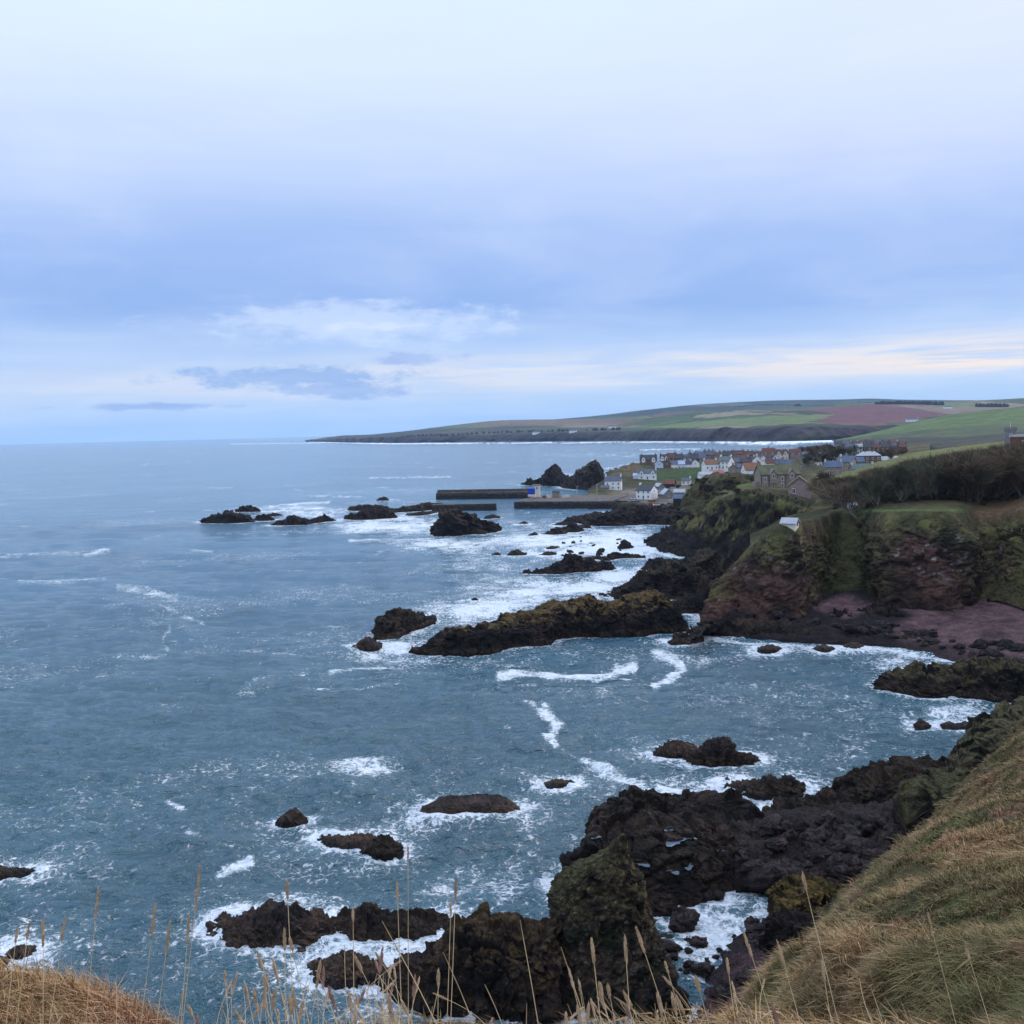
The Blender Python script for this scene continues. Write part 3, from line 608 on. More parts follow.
# ------------------------------------------------------------------ rocks: each one a craggy body of its own
FOOT = []     # footprints for the surf: (x, y, half width) chains
def rockcol(V, N, s, hmax, moss=0.5, lich=(.115, .082, .022), tone=1.0, kelp=1.0):
    n1 = fbm(V, 0.35, 4, s + 1); n2 = fbm(V, 1.3, 4, s + 2)
    c = lerpc(np.tile(RK_DK * .75, (len(V), 1)), (.046, .029, .020), sstep(n1 + 0.4 * n2, -0.2, 0.5)); c = lerpc(c, (.050, .032, .035), sstep(n1 - n2, 0.15, 0.5) * 0.6)
    m_ = sstep(N[:, 2] + 0.6 * n2 + 0.3 * n1, 0.25, 0.75) * sstep(V[:, 2] + 1.5 * n1, 0.42 * hmax, 0.62 * hmax) * moss
    c = lerpc(c, lich, np.clip(m_, 0, 1))
    kb = sstep(V[:, 2] + 0.4 * n2, 0.1, 0.5) * (1 - sstep(V[:, 2] + 0.5 * n2, 0.9, 1.8)) * kelp; c = lerpc(c, (.060, .040, .026), kb * 0.6)
    wet = 1 - sstep(V[:, 2] + 0.2 * n2, 0.15, 0.5); return lerpc(c, (.016, .014, .013), wet * 0.8) * tone
SEED = [100]
def rock(name, label, st, wd=None, moss=0.4, amp=1.0, sharp=0.75, group=None, parent=None, cat='rock', tone=1.0, res=1.0, lich=(.115, .082, .022), z0=0.0, mat=None, kelp=1.0, surf=True, lean=0.0, skew=1.15, hs=0.99):
    """st: stations (px, py_water, py_top[, width m]) along the rock's long axis"""
    SEED[0] += 13; s = SEED[0]; pts = []
    for q in st:
        px, yb, yt = q[:3]; f = at_z(px, yb, z0); w_ = q[3] if len(q) > 3 else wd
        c = f + np.array([f[0] / f[1], 1, 0]) * w_ * 0.5; t = at_d(px, yt, c[1]); pts.append([c[0], c[1], max(z0 + (t[2] - z0) * hs, z0 + 0.15), w_ * 0.46])
    pts = np.array(pts)
    if len(pts) == 2: pts = np.array([pts[0], (pts[0] + pts[1]) / 2 + np.array([0, 0, 0.1 * (pts[:, 2].mean() - z0), 0]), pts[1]])
    dist = np.hypot(pts[:, 0].mean(), pts[:, 1].mean()); seg = np.r_[0, np.cumsum(np.hypot(*np.diff(pts[:, :2], axis=0).T) + 1e-3)]; Lm = seg[-1]
    pix = dist / F; hm = pts[:, 2].max() - z0
    nu = int(np.clip(Lm / pix / 1.3 * res, 14, 330)); nv = int(np.clip((hm * 1.2 + pts[:, 3].max() * 1.4) / pix / 1.3 * res, 12, 170))
    Q = crom(seg / Lm, pts, nu); u = np.linspace(0, 1, nu); tap = np.clip(1 - np.abs(2 * u - 1) ** (7 if len(st) > 4 else 3.5), 0, 1) ** 0.5
    e = min(0.5, Lm * 0.12)
    d = np.gradient(Q[:, :2], axis=0); d = d / (np.linalg.norm(d, axis=1, keepdims=True) + 1e-9); nrm = np.stack([-d[:, 1], d[:, 0]], 1); nrm *= np.sign(nrm[:, 1:2] + 1e-9)
    th = np.linspace(0, math.pi, nv); cs, sn = np.cos(th), np.sin(th)
    cr = np.sign(cs) * np.abs(cs) ** sharp; sz = np.abs(np.sin(math.pi * (th / math.pi) ** skew)) ** (sharp * 0.9)
    hw = (Q[:, 3] * tap)[:, None] + 0.02; zb = z0 - 1.5
    G = np.zeros((nu, nv, 3)); off = hw * (-cr[None, :])
    G[..., 0] = Q[:, 0:1] + nrm[:, 0:1] * off; G[..., 1] = Q[:, 1:2] + nrm[:, 1:2] * off
    hz = (Q[:, 2] - z0) * (0.35 + 0.65 * tap)
    G[..., 2] = zb + (hz[:, None] + (z0 - zb)) * sz[None, :]
    G[..., 1] += lean * np.maximum(G[..., 2] - z0, 0)
    V = G.reshape(-1, 3); N = gnormals(G); N *= np.sign(N[..., 2:].mean() + 1e-9); N = N.reshape(-1, 3)
    size = np.clip(min(hm, 2 * pts[:, 3].max()), 0.5, 9); sc = 1.9 / size
    W = V + s * 1.7
    stf = 0.10 * np.sin((V[:, 2] * 1.0 + 0.6 * V[:, 0] + 1.5 * fbm(W, sc * 0.5, 2, s)) * 5.0 / size)
    V = V + crag(W, N, 1.0, sc, s) * (0.24 * size * amp) + N * (stf * 0.5 * size * amp)[:, None]
    V2 = V.reshape(nu, nv, 3); N = gnormals(V2); N *= np.sign(N[..., 2:].mean() + 1e-9); N = N.reshape(-1, 3)
    # ends pinched shut below the waterline
    col = rockcol(V, N, s, hm, moss, lich, tone, kelp); Fc = gridfaces(nu, nv)
    if np.cross(V[Fc[:, 1]] - V[Fc[:, 0]], V[Fc[:, 3]] - V[Fc[:, 0]])[:, 2].mean() < 0: Fc = Fc[:, ::-1]
    nb = len(V); V = np.vstack([V, V2[0].mean(0), V2[-1].mean(0)]); col = np.vstack([col, col[0], col[-2]])
    caps = [(nb, j, j + 1, nb) for j in range(nv - 1)] + [(nb + 1, (nu - 1) * nv + j + 1, (nu - 1) * nv + j, nb + 1) for j in range(nv - 1)]
    tri = np.vstack([Fc[:, [0, 1, 2]], Fc[:, [0, 2, 3]], np.array(caps)[:, :3]])
    m_ = mat or (M_rockn if dist < 150 else M_rock if dist < 420 else M_rockf)
    o = link(name, np_mesh(name, V, tri, m_, False, col), parent)
    if not parent: tag(o, label, cat, group)
    elif label: tag(o, label)
    if surf: FOOT.append(np.c_[Q[:, :2], Q[:, 3] * tap][::max(1, nu // 24)])
    return o
G_ = 'sea rocks off the harbour'; GM = 'sea rocks in the bay'; GN = 'rocks in the water below the cliff'
# off the harbour, far
rock('sea_rock', 'low dark rock at the seaward end of the left skerry, widest of its cluster', [(203, 522, 521), (212, 523, 516), (232, 523.5, 512), (255, 522, 516)], 9, 0, group=G_)
rock('sea_rock', 'small dark rock touching the right end of the leftmost low skerry', [(256, 520.5, 518), (264, 521, 513.5), (274, 520.5, 518)], 6, 0, group=G_)
rock('sea_rock', 'dark rock standing just behind the leftmost low skerry', [(236, 512, 509), (247, 512, 504.5), (260, 512, 509)], 8, 0, group=G_)
rock('sea_rock', 'tiny flat rock awash between the two left skerries', [(266, 516.5, 514.5), (275, 516.5, 513), (284, 516, 515)], 4, 0, group=G_)
rock('sea_rock', 'long dark skerry with a knob on its right end, left of the harbour wall rocks', [(270, 526, 524), (282, 526, 520), (293, 525.5, 515.5), (307, 524, 518.5), (318, 522.5, 518), (326, 521.5, 515.5), (337, 521, 520)], 8, 0, group=G_)
rock('sea_rock', 'broad dark rock below the outer end of the harbour wall', [(347, 519, 517), (355, 520, 513), (368, 520, 508), (385, 519, 510.5), (396, 518, 515)], 10, 0, group=G_)
rock('sea_rock', 'long flat rock behind the broad one at the harbour wall end', [(348, 510, 509), (358, 511, 505.5), (375, 511, 504.5), (391, 511, 508)], 8, 0, group=G_)
rock('sea_rock', 'smallest flat rock seaward of the outer harbour wall', [(377, 500.5, 499), (383, 500.5, 496.8), (389, 500, 499)], 6, 0, group=G_)
rock('sea_rock', 'low brown rock shelf running into the outer harbour wall', [(386, 514, 511), (400, 512.5, 508), (418, 511.5, 504.5), (432, 510, 503), (446, 509, 503)], 10, 0.2, group=G_)
rock('sea_rock', 'thin rock strip just under the brown shelf by the harbour wall', [(405, 515.5, 514), (420, 515.5, 512), (438, 513, 511)], 5, 0, group=G_)
rock('sea_stack', 'tall blocky dark stack standing in surf before the inner harbour wall', [(436, 534, 528), (443, 535, 525), (448, 536, 512), (459, 536, 510), (468, 535, 513), (478, 535, 516), (486, 534, 522), (494, 531, 526)], 12, 0.1, 1.1, 0.5, group=G_)
rock('sea_rock', 'small dark rock just right of the tall blocky stack', [(483, 519, 517.5), (491, 519, 514.5), (500, 518, 516.5)], 5, 0, group=G_)
rock('sea_rock', 'small round rock in open water below the quay end', [(517, 525.5, 524), (524, 525.5, 521.5), (530, 525.5, 524)], 5, 0, group=G_)
rock('sea_rock', 'tiny low rock right of the tall stack, nearer than the harbour', [(491.5, 556, 554.5), (496, 556, 552.5), (501, 556, 554)], 3, 0, group=G_)
rock('sea_rock', 'small smooth dark rock alone in surf, beside the tiny low rock', [(508, 554.5, 553.5), (515, 555, 549.5), (526, 554.5, 553)], 4.5, 0, group=G_)
rock('sea_rock', 'tiny pointed rock at the seaward tip of the middle reef', [(529, 536, 535), (534, 536, 532), (538, 535.5, 534.5)], 3, 0, group=G_)
rock('sea_rock', 'flat dark reef rock with raised right end below the quay', [(541, 535, 533), (552, 535, 530), (560, 534, 527.5), (566, 532, 530)], 6, 0, group=G_)
rock('sea_rock', 'chunky dark reef rock right of the flat one below the quay', [(564, 531, 527), (570, 532, 523.5), (576, 532.5, 523.5), (582, 532, 529)], 6, 0, group=G_)
rock('sea_rock', 'long sloping reddish reef rock pointing seaward below the quay', [(553, 526, 525.5), (566, 525, 520.5), (577, 523, 516.5), (590, 521, 517)], 8, 0, group=G_)
rock('sea_rock', 'small dark rock between the reddish reef and the shore shelf', [(577, 529, 527.5), (584, 528.5, 524), (591, 527.5, 526)], 4, 0, group=G_)
rock('shore_rock', 'wide black rock shelf along the shore right of the quay', [(584, 521, 519.5), (598, 525, 514), (618, 526, 509), (640, 524, 507), (660, 524, 507), (684, 528, 512)], 26, 0, group=G_, amp=0.8)
rock('sea_rock', 'thin low rock in white water, upper of two off the middle reef', [(546, 549.5, 548), (553, 549, 546), (561, 547.5, 546.5)], 4, 0, group=G_)
rock('sea_rock', 'thin low rock in white water, lower of two off the middle reef', [(539, 556, 554.5), (547, 556, 551.5), (556, 554, 552)], 4, 0, group=G_)
rock('sea_rock', 'row of knobbly black rock in surf behind the long low reef', [(582, 561, 559), (590, 561, 556), (598, 561.5, 557), (608, 561.5, 556), (616, 560.5, 552.5), (623, 560, 553), (634, 560, 553.5), (645, 559, 555)], 6, 0, group=G_)
rock('sea_rock', 'small dark pinnacle in surf between reef and cliff foot', [(618, 549, 547), (624, 549.5, 541), (631, 548.5, 546.5)], 4.5, 0, group=G_)
rock('sea_rock', 'low black reef reaching seaward with a hump in its middle', [(523, 574, 572.5), (538, 575, 569), (556, 574.5, 564), (570, 573.5, 554.5), (579, 573, 556), (590, 571, 563), (602, 569, 562), (616, 569, 568)], 8, 0, group=G_)
rock('shore_rock', 'black rock at the cliff foot behind the dark ridge', [(641, 570, 566), (652, 570, 560), (665, 568, 559), (676, 565, 561)], 9, 0, group=G_)
rock('sea_rock', 'tiny dark rock alone in the water above the two-part islet', [(471, 600, 599), (475, 600.3, 597.6), (479, 600, 599)], 1.6, 0, group=GM)
rock('sea_rock', 'tiny dark rock in surf just below the low black reef', [(596, 554.3, 553), (599, 554.5, 551.5), (602, 554, 553)], 2.5, 0, group=G_)
# rocks beyond the quay
rock('sea_stack', 'great leaning rock beside the white harbour house, tall right shoulder', [(566, 487, 484), (575, 489, 475), (586, 490, 466), (594, 490, 459), (599, 490, 458), (602, 490, 468), (605, 490, 480)], 14, 0.8, 0.6, 0.6, tone=1.5, lich=(.075, .062, .036), group=G_)
rock('sea_stack', 'pinnacle rock with a long low tail beyond the harbour quay', [(523, 484.5, 484), (532, 485.5, 480), (543, 485.5, 477.5), (549, 486, 467.5), (556, 486, 465), (562, 486.5, 474), (568, 487.5, 479), (574, 488, 484)], 9, 0, 0.8, 0.6, group=G_)
# ridges of the bay
rock('rock_ridge', 'black ridge of rock at the foot of the grassy bluff, behind the long lichen one', [(622, 597, 592), (632, 600, 582), (642, 601, 577), (655, 601, 571), (672, 602, 563), (690, 602, 559), (706, 602, 555), (720, 602, 560), (738, 604, 566)], 19, 0.3, 0.8, group=GM, lich=(.07, .062, .022))
rock('rock_ridge', 'dark rounded rocks joining the black ridge to the headland', [(672, 612, 604), (690, 616, 598), (706, 617, 590), (722, 616, 580), (742, 614, 574)], 14, 0.1, 1.0, group=GM)
rd = rock('rock_ridge', 'long rock ridge reaching into the sea, lichen gold on its high end', [(414, 653, 650.5, 4), (428, 655, 640, 6), (445, 656, 630, 8), (461, 656, 626, 8), (480, 655, 631, 9), (505, 652, 622, 10), (530, 648, 616, 11), (548, 644, 608, 11), (566, 641, 605, 11), (590, 638, 597, 11), (606, 637, 603, 10), (622, 636, 601, 10), (640, 636, 597, 11), (655, 635, 590, 11), (664, 634, 593, 9), (673, 632, 604, 8), (684, 630, 614, 7)],
     None, 0.65, 0.55, 0.62, group=GM, lich=(.165, .108, .036), hs=1.03)
rock('sea_rock', 'small brown rock off the right foot of the long lichen ridge', [(668, 644, 641), (678, 645.5, 632), (690, 645, 634), (700, 641.5, 639)], 5, 0, tone=1.4, group=GM)
rock('sea_rock', 'larger half of the two-part islet left of the long ridge', [(372, 643, 638), (382, 642, 622), (394, 638, 614), (408, 631, 613.5), (420, 625, 615), (429, 621, 619)], 8, 0.1, group=GM, tone=1.2)
rock('sea_rock', 'smaller brown half of the two-part islet left of the long ridge', [(356, 648, 645), (366, 650.5, 637.5), (380, 651, 643)], 4.5, 0, group=GM, tone=1.7)
rock('sea_rock', 'flat brown rock washed by a breaker, left of the black domed one', [(653, 757, 753), (667, 758, 744), (682, 757.5, 742), (698, 754, 748)], 4.5, 0, group=GM, tone=1.6)
rock('sea_rock', 'black domed rock with a brown skirt in the middle of the bay', [(691, 762, 757), (700, 766, 746), (712, 768, 740), (724, 768.5, 741), (738, 768.5, 750), (754, 765, 760)], 6, 0, group=GM)
rock('sea_rock', 'long low rock with two humps just off the shore platform', [(720, 789, 786), (738, 793, 784), (757, 797, 783), (768, 798, 777.5), (782, 798, 780), (794, 797, 777), (800, 795, 782)], 5, 0, group=GM, tone=1.2)
rock('sea_rock', 'small round rock, leftmost of the row off the right shore', [(914, 727.5, 724), (921, 728, 719.5), (929, 727.5, 724)], 3.5, 0, group=GM, tone=1.5)
rock('sea_rock', 'low twin-humped rock, middle of the row off the right shore', [(940, 728, 725.5), (949, 729, 722), (958, 729, 724.5), (966, 729.5, 722.5), (976, 728.5, 726)], 3.5, 0, group=GM, tone=1.5)
rock('sea_rock', 'sloping low rock, nearest the grass crag in the row off the right shore', [(979, 725.5, 724.5), (991, 725.5, 720), (1004, 722, 718)], 3.5, 0, group=GM, tone=1.3)
rock('shore_rock', 'big dark rock with mossy top at the end of the pebble beach', [(898, 690, 678), (906, 696, 667), (916, 698, 668), (926, 699, 676), (940, 699, 675), (955, 699, 667), (972, 700, 663), (990, 700, 664), (1008, 701, 662), (1024, 702, 666), (1050, 704, 668), (1080, 706, 680)], 12, 0.75, 0.9, 0.6, group=GM, lich=(.085, .068, .028))
rock('sea_rock', 'tiny pale rock in the wash left of the big mossy-topped one', [(883, 680.5, 680), (888, 681, 677.5), (895, 680.5, 679.5)], 1.5, 0, group=GM, tone=1.8)
for lb, st, wd, tn in [('flat rock in the wash, left of three under the headland', [(757, 651, 649), (769, 652, 645), (783, 651, 648)], 5, 1.2), ('flat brown rock in the wash, right of three under the headland', [(838, 649, 647), (852, 650, 643), (868, 648, 645)], 5, 1.3), ('round brown rock in the wash, middle of three under the headland', [(812, 651, 649), (822, 651.5, 645), (835, 650, 648)], 4, 1.5)]:
    rock('shore_rock', lb, st, wd, 0, group=GM, tone=tn)
rock('shore_rock', 'yellow-topped rounded boulder at the left foot of the headland', [(716, 622, 614), (726, 626, 600), (738, 627, 592), (750, 626, 596), (758, 622, 608)], 12, 0.9, 0.7, 0.6, group=GM)
rock('shore_rock', 'dark rock shelf under the lichened foot of the headland', [(690, 634, 628), (715, 637, 624), (745, 638, 620), (775, 640, 624), (802, 640, 628), (822, 636, 630)], 9, 0.1, group=GM)
rock('shore_rock', 'lichen-spotted rock pile against the headland foot', [(764, 628, 618), (775, 630, 610), (790, 630, 606), (803, 628, 612), (812, 625, 618)], 9, 0.9, group=GM, tone=1.1)
rock('shore_rock', 'black jagged rock reef on the beach below the green gully', [(808, 628, 622), (830, 630, 614), (856, 630, 611), (878, 630, 608), (900, 632, 612), (912, 634, 622)], 9, 0, group=GM)
rock('shore_rock', 'low dark reddish reef reaching across the beach to the water', [(880, 645, 640), (905, 645, 633), (935, 642, 630), (970, 640, 631), (1000, 640, 634)], 8, 0, 0.8, group=GM, tone=1.0)
# below the viewpoint
rock('sea_rock', 'flat-topped block of rock alone in calm water, loaf shaped', [(427, 819, 803), (433, 821, 801), (448, 822, 801), (470, 821, 800), (490, 820.5, 798.5), (508, 819, 800), (519, 817, 804)], 6, 0, 0.45, 0.35, group=GN, tone=1.3, hs=0.95)
rock('sea_rock', 'small brown rock awash above the loaf-shaped block', [(543, 788, 785), (557, 789, 780), (576, 786, 784)], 3, 0, group=GN, tone=1.7)
rock('sea_rock', 'small round rock alone, left of the low pair', [(281, 823, 818), (290, 826, 810.5), (299, 826, 811), (307, 823, 819)], 3.2, 0, 0.8, group=GN, tone=1.5)
rock('sea_rock', 'long brown half of the low pair washed by surf', [(320, 842, 839), (336, 847, 838), (355, 849, 836), (374, 849, 836), (384, 846, 841)], 3.5, 0, group=GN, tone=1.6)
rock('sea_rock', 'black rounded half of the low pair washed by surf', [(364, 852, 847), (376, 856, 839), (390, 857, 838), (404, 853, 847)], 3.5, 0, group=GN)
rock('sea_rock', 'low dark rock cut by the left edge of the view', [(-20, 880, 874), (0, 880, 868), (18, 878, 870), (38, 875, 873)], 3, 0, group=GN, tone=1.2)
rock('sea_rock', 'brown rock in a ring of surf near the left edge', [(8, 958, 953), (20, 961, 946), (32, 959, 947), (42, 955, 952)], 2.6, 0, group=GN, tone=1.7)
rock('sea_rock', 'small rock below the surf-ringed one at the left edge', [(-12, 967, 962), (0, 968, 958), (10, 966, 962)], 2.2, 0, group=GN, tone=1.5)
rock('sea_rock', 'broad brown rock, left of the pair in surf under the grass heads', [(229, 935, 930), (240, 948, 919), (258, 956, 914), (280, 957, 911.5), (300, 957, 912), (318, 950, 916), (334, 938, 926)], 7.5, 0, group=GN, tone=1.5)
rock('sea_rock', 'long dark rock, right of the pair in surf under the grass heads', [(324, 936, 926), (342, 944, 916), (366, 948, 911.5), (392, 948, 917), (420, 946, 917), (438, 942, 918), (449, 936, 929)], 6, 0, group=GN, tone=1.0)
rock('sea_rock', 'round brown rock close to the black cliff foot in surf', [(400, 960, 955), (409, 962, 948), (420, 960, 953)], 2.4, 0, group=GN, tone=1.6)
rock('sea_rock', 'jagged brown rock below the broad one in surf', [(314, 975, 968), (330, 985, 962), (348, 986, 957), (366, 984, 960), (386, 975, 970)], 4.5, 0, group=GN, tone=1.6)
rock('sea_rock', 'knobbly brown rock between the jagged one and the black cliff foot', [(384, 985, 975), (398, 990, 965), (412, 990, 968), (424, 985, 978)], 4, 0, group=GN, tone=1.3)
rock('sea_rock', 'small brown rock on top of the wash between the broad pair', [(336, 957, 954), (344, 958, 950), (353, 956, 954)], 1.8, 0, group=GN, tone=1.6)
# shore platform
rp = rock('rock_platform', 'wide black shore platform of broken rock with bright pools', [(578, 890, 862, 8), (588, 905, 830, 11), (606, 912, 812, 14), (630, 916, 804, 16), (654, 916, 798, 17), (680, 907, 795, 18), (704, 893, 798, 17), (730, 886, 806, 16), (755, 884, 812, 14), (780, 880, 812, 13)], None, 0.12, 0.5, 0.62, res=1.2, skew=1.9, hs=.84, group=GN, lich=(.06, .045, .02))
rock('shore_rock', 'black rock wall between platform and grassy crag, mossy at its left', [(765, 828, 812), (790, 832, 805), (820, 832, 803), (845, 830, 794), (862, 828, 779), (880, 826, 771), (900, 822, 768), (925, 816, 763), (945, 808, 765), (975, 800, 762)], 10, 0.15, 0.8, 0.6, group=GN)
# stack and dark cliff foot
rock('rock_ridge', 'black rock mass at the foot of the tall grassy-sided stack', [(412, 985, 968, 6), (430, 1005, 950, 7), (452, 1012, 940, 8), (468, 1014, 936, 9), (486, 1016, 931, 10), (502, 1018, 932, 10), (522, 1020, 928, 10), (545, 1022, 926, 9), (562, 1024, 930, 8), (580, 1028, 960, 6)], None, 0.45, 0.75, 0.6, group=GN, lich=(.10, .062, .02), res=1.1)
rock('shore_rock', 'black rock step at the right foot of the tall stack', [(640, 1045, 1010, 4), (656, 1042, 985, 4), (670, 1038, 980, 4), (684, 1030, 994, 3)], None, 0.05, 0.8, 0.6, group=GN)
def tower(name, label, lv, s, group):
    """lv: (py, px_left, px_right, thickness, distance) from the foot up"""
    P = []
    for py, a, b, th, D in lv:
        L = at_d(a, py, D); R_ = at_d(b, py, D); P.append([(L[0] + R_[0]) / 2, D + th * 0.5, (L[2] + R_[2]) / 2, (R_[0] - L[0]) / 2, th / 2])
    P = np.array(P); t = np.r_[0, np.cumsum(np.abs(np.diff(P[:, 2])) + 0.05)]; nu, nv = 230, 300; Q = crom(t / t[-1], P, nu)
    th = np.linspace(0, 2 * math.pi, nv, endpoint=False); ex = 0.72; cx_ = np.sign(np.cos(th)) * np.abs(np.cos(th)) ** ex; sx = np.sign(np.sin(th)) * np.abs(np.sin(th)) ** ex
    G = np.stack([Q[:, 0:1] + Q[:, 3:4] * cx_, Q[:, 1:2] + Q[:, 4:5] * sx, np.repeat(Q[:, 2:3], nv, 1)], -1)
    N = np.stack([np.cos(th)[None].repeat(nu, 0), np.sin(th)[None].repeat(nu, 0), np.full((nu, nv), 0.15)], -1).reshape(-1, 3)
    V = G.reshape(-1, 3); V = V + crag(V + 5, N, 1.0, 0.36, s) * (0.66 * np.clip(np.repeat(Q[:, 3], nv) / 3.8, .08, 1))[:, None] + crag(V + 3, N, 1.0, 1.5, s + 3) * 0.10
    V[:, 2] += 0.15 * fbm(V, 0.7, 3, s + 7)
    G = V.reshape(nu, nv, 3); N = gnormals(np.concatenate([G, G[:, :1]], 1))[:, :-1]
    if (N[:, :, 1] * np.sin(th)[None]).mean() < 0: N = -N
    N = N.reshape(-1, 3); n1 = fbm(V, 0.5, 4, s + 11); n2 = fbm(V, 2.0, 3, s + 12); n3 = fbm(V, 6, 2, s + 13)
    c = lerpc(np.tile((.016, .013, .011), (len(V), 1)), (.072, .052, .036), sstep(n1 + 0.5 * n2, -0.3, 0.45))
    c = lerpc(c, (.068, .064, .022), sstep(N[:, 2] + 0.35 * n1 + 0.3 * n2 - 0.45 * N[:, 0], 0.50, 0.95) * sstep(V[:, 2] + n1, 6, 9) * 0.85)
    c = lerpc(c, (.20, .15, .055), sstep(n2 + 0.4 * n3 + 0.6 * N[:, 0] - 0.1, 0.35, 0.6) * sstep(V[:, 2], 3, 8) * 0.7)
    c = lerpc(c, (.022, .034, .012), sstep(-n1 + 0.3 * n2, 0.1, 0.4) * (1 - sstep(V[:, 2], 5, 8)) * 0.7); c = lerpc(c, (.17, .16, .13), sstep(n3 + n2, 0.6, 0.75) * 0.5)
    Fc = gridfaces(nu, nv, True); top = len(V); V = np.vstack([V, G[-1].mean(0) + np.array([0, 0, 0.15])]); c = np.vstack([c, c[-1]])
    tri = np.vstack([Fc[:, [0, 1, 2]], Fc[:, [0, 2, 3]], [((nu - 1) * nv + j, (nu - 1) * nv + (j + 1) % nv, top) for j in range(nv)]])
    o = link(name, np_mesh(name, V, tri[:, ::-1] if False else tri, M_rockn, True, c)); return tag(o, label, 'rock', group)
tower('sea_stack', 'tall craggy stack with mossy shoulder and grey pinnacle rising beside the cove', [(1075, 520, 700, 13, 80.5), (1020, 545, 684, 11, 82), (975, 556, 668, 9.5, 83.2), (940, 557, 656, 8.2, 84), (912, 557, 650, 7.2, 84.6), (893, 562, 647, 5.8, 85), (882, 568, 639, 4.6, 85.3), (872, 582, 633, 3.4, 85.6), (862, 598, 629, 2.4, 85.9), (852, 609, 628, 1.6, 86.1), (843, 616, 627, 1.0, 86.2), (836, 620, 625, .5, 86.3)], 900, GN)
# under the grass slope
rock('shore_rock', 'dark rock block with yellow lichen caps at the back of the cove', [(770, 935, 915, 5), (782, 937, 898, 6), (798, 935, 887, 7), (818, 930, 884, 7), (834, 920, 882, 6), (846, 910, 892, 5)], None, 0.6, 0.8, 0.55, group=GN, z0=0.5, lich=(.17, .115, .022), tone=0.9)
rock('shore_rock', 'black overhanging rock under the yellow-capped block', [(768, 972, 952, 4), (780, 970, 928, 5), (796, 966, 918, 6), (815, 958, 913, 7)], None, 0.0, 0.7, 0.6, group=GN, z0=1.0, tone=0.6)
rock('crag', 'square mossy crag at the edge of the grass slope', [(912, 850, 800, 8), (920, 850, 786, 9), (940, 850, 781, 9), (956, 846, 778, 9), (968, 840, 782, 8)], None, 0.7, 0.45, 0.4, group='crags on the slope edge', z0=4, lich=(.085, .080, .030), surf=False)
rock('crag', 'grey rocky crag with grass cap on the skyline of the slope', [(960, 800, 778, 9), (972, 800, 757, 11), (985, 798, 742, 12), (1000, 796, 734, 12), (1016, 794, 722, 13), (1040, 790, 712, 14), (1080, 790, 705, 14)], None, 0.7, 0.55, 0.5, group='crags on the slope edge', z0=5, lich=(.085, .078, .034), surf=False, tone=1.3)

# ------------------------------------------------------------------ loose boulders: a few shapes, each boulder an object
bould = []
for k in range(6):
    nu, nv = 26, 34; ph = np.linspace(0, math.pi, nu); th = np.linspace(0, 2 * math.pi, nv, endpoint=False)
    G = np.stack([np.sin(ph)[:, None] * np.cos(th) * 1.15, np.sin(ph)[:, None] * np.sin(th) * 0.95, np.cos(ph)[:, None] * 0.75 * np.ones(nv)], -1); V = G.reshape(-1, 3); N = V / np.linalg.norm(V, axis=1, keepdims=True)
    V = V + crag(V + 9 * k, N, 0.32, 0.95, 300 + k * 7); n = fbm(V + 9 * k, 1.5, 3, 40 + k)
    c = lerpc(np.tile((.026, .021, .021), (len(V), 1)), (.062, .044, .042), sstep(n, -0.3, 0.4))
    bould.append(np_mesh('boulder', V, gridfaces(nu, nv, True)[:, ::-1], M_rockn, True, c))
allb = BVHTree.FromPolygons([tuple(v) for V, f in TERR for v in V.tolist()], [tuple(int(i) + o for i in q) for (V, f), o in zip(TERR, np.cumsum([0] + [len(t[0]) for t in TERR[:-1]])) for q in f.tolist()])
def hit(px, py, dmin=0.0):
    d = ray(px, py); d = Vector(d / np.linalg.norm(d)); r = allb.ray_cast(Vector((0, 0, H)) + d * dmin, d); return r[0]
def boulders(n, poly, sz, group, label, z=None, power=2.2):
    k = 0; xs = [p[0] for p in poly]; ys = [p[1] for p in poly]
    while k < n:
        x = random.uniform(min(xs), max(xs)); y = random.uniform(min(ys), max(ys))
        if not inpoly(np.array([x]), np.array([y]), poly)[0]: continue
        p = Vector(at_z(x, y, z)) if z is not None else hit(x, y)
        if p is None: k += 1; continue
        s = sz[0] + (sz[1] - sz[0]) * random.random() ** power
        o = bpy.data.objects.new('boulder', bould[random.randrange(6)]); C.objects.link(o); o.location = (p.x, p.y, max(p.z, -0.25 * s) + 0.18 * s)
        o.scale = (s * random.uniform(.8, 1.2), s * random.uniform(.8, 1.2), s * random.uniform(.7, 1.0)); o.rotation_euler = (random.uniform(-.5, .5), random.uniform(-.5, .5), random.uniform(0, 6.3))
        tag(o, label, 'boulder', group); k += 1
        if p.z < 0.2 and s > 0.5: FOOT.append(np.array([[p.x, p.y, s]]))
def one_boulder(px, py, s, sc, label, group, z=0.0):
    p = at_z(px, py, z); o = bpy.data.objects.new('boulder', bould[random.randrange(6)]); C.objects.link(o); o.location = (p[0], p[1], z + 0.3 * s)
    o.scale = (s * sc[0], s * sc[1], s * sc[2]); o.rotation_euler = (0, 0, random.uniform(-.5, .5)); tag(o, label, 'boulder', group); FOOT.append(np.array([[p[0], p[1], s]]))
GC = 'boulders in the cove'
one_boulder(684, 925, 1.25, (1.2, 1, 1.1), 'largest dark boulder standing in the foam of the cove', GC)
one_boulder(713, 899, 0.9, (1.2, 1, .9), 'oval black boulder in foam near the platform edge of the cove', GC)
one_boulder(699, 946, 0.75, (1.1, 1, 1), 'round boulder in foam below the largest one in the cove', GC)
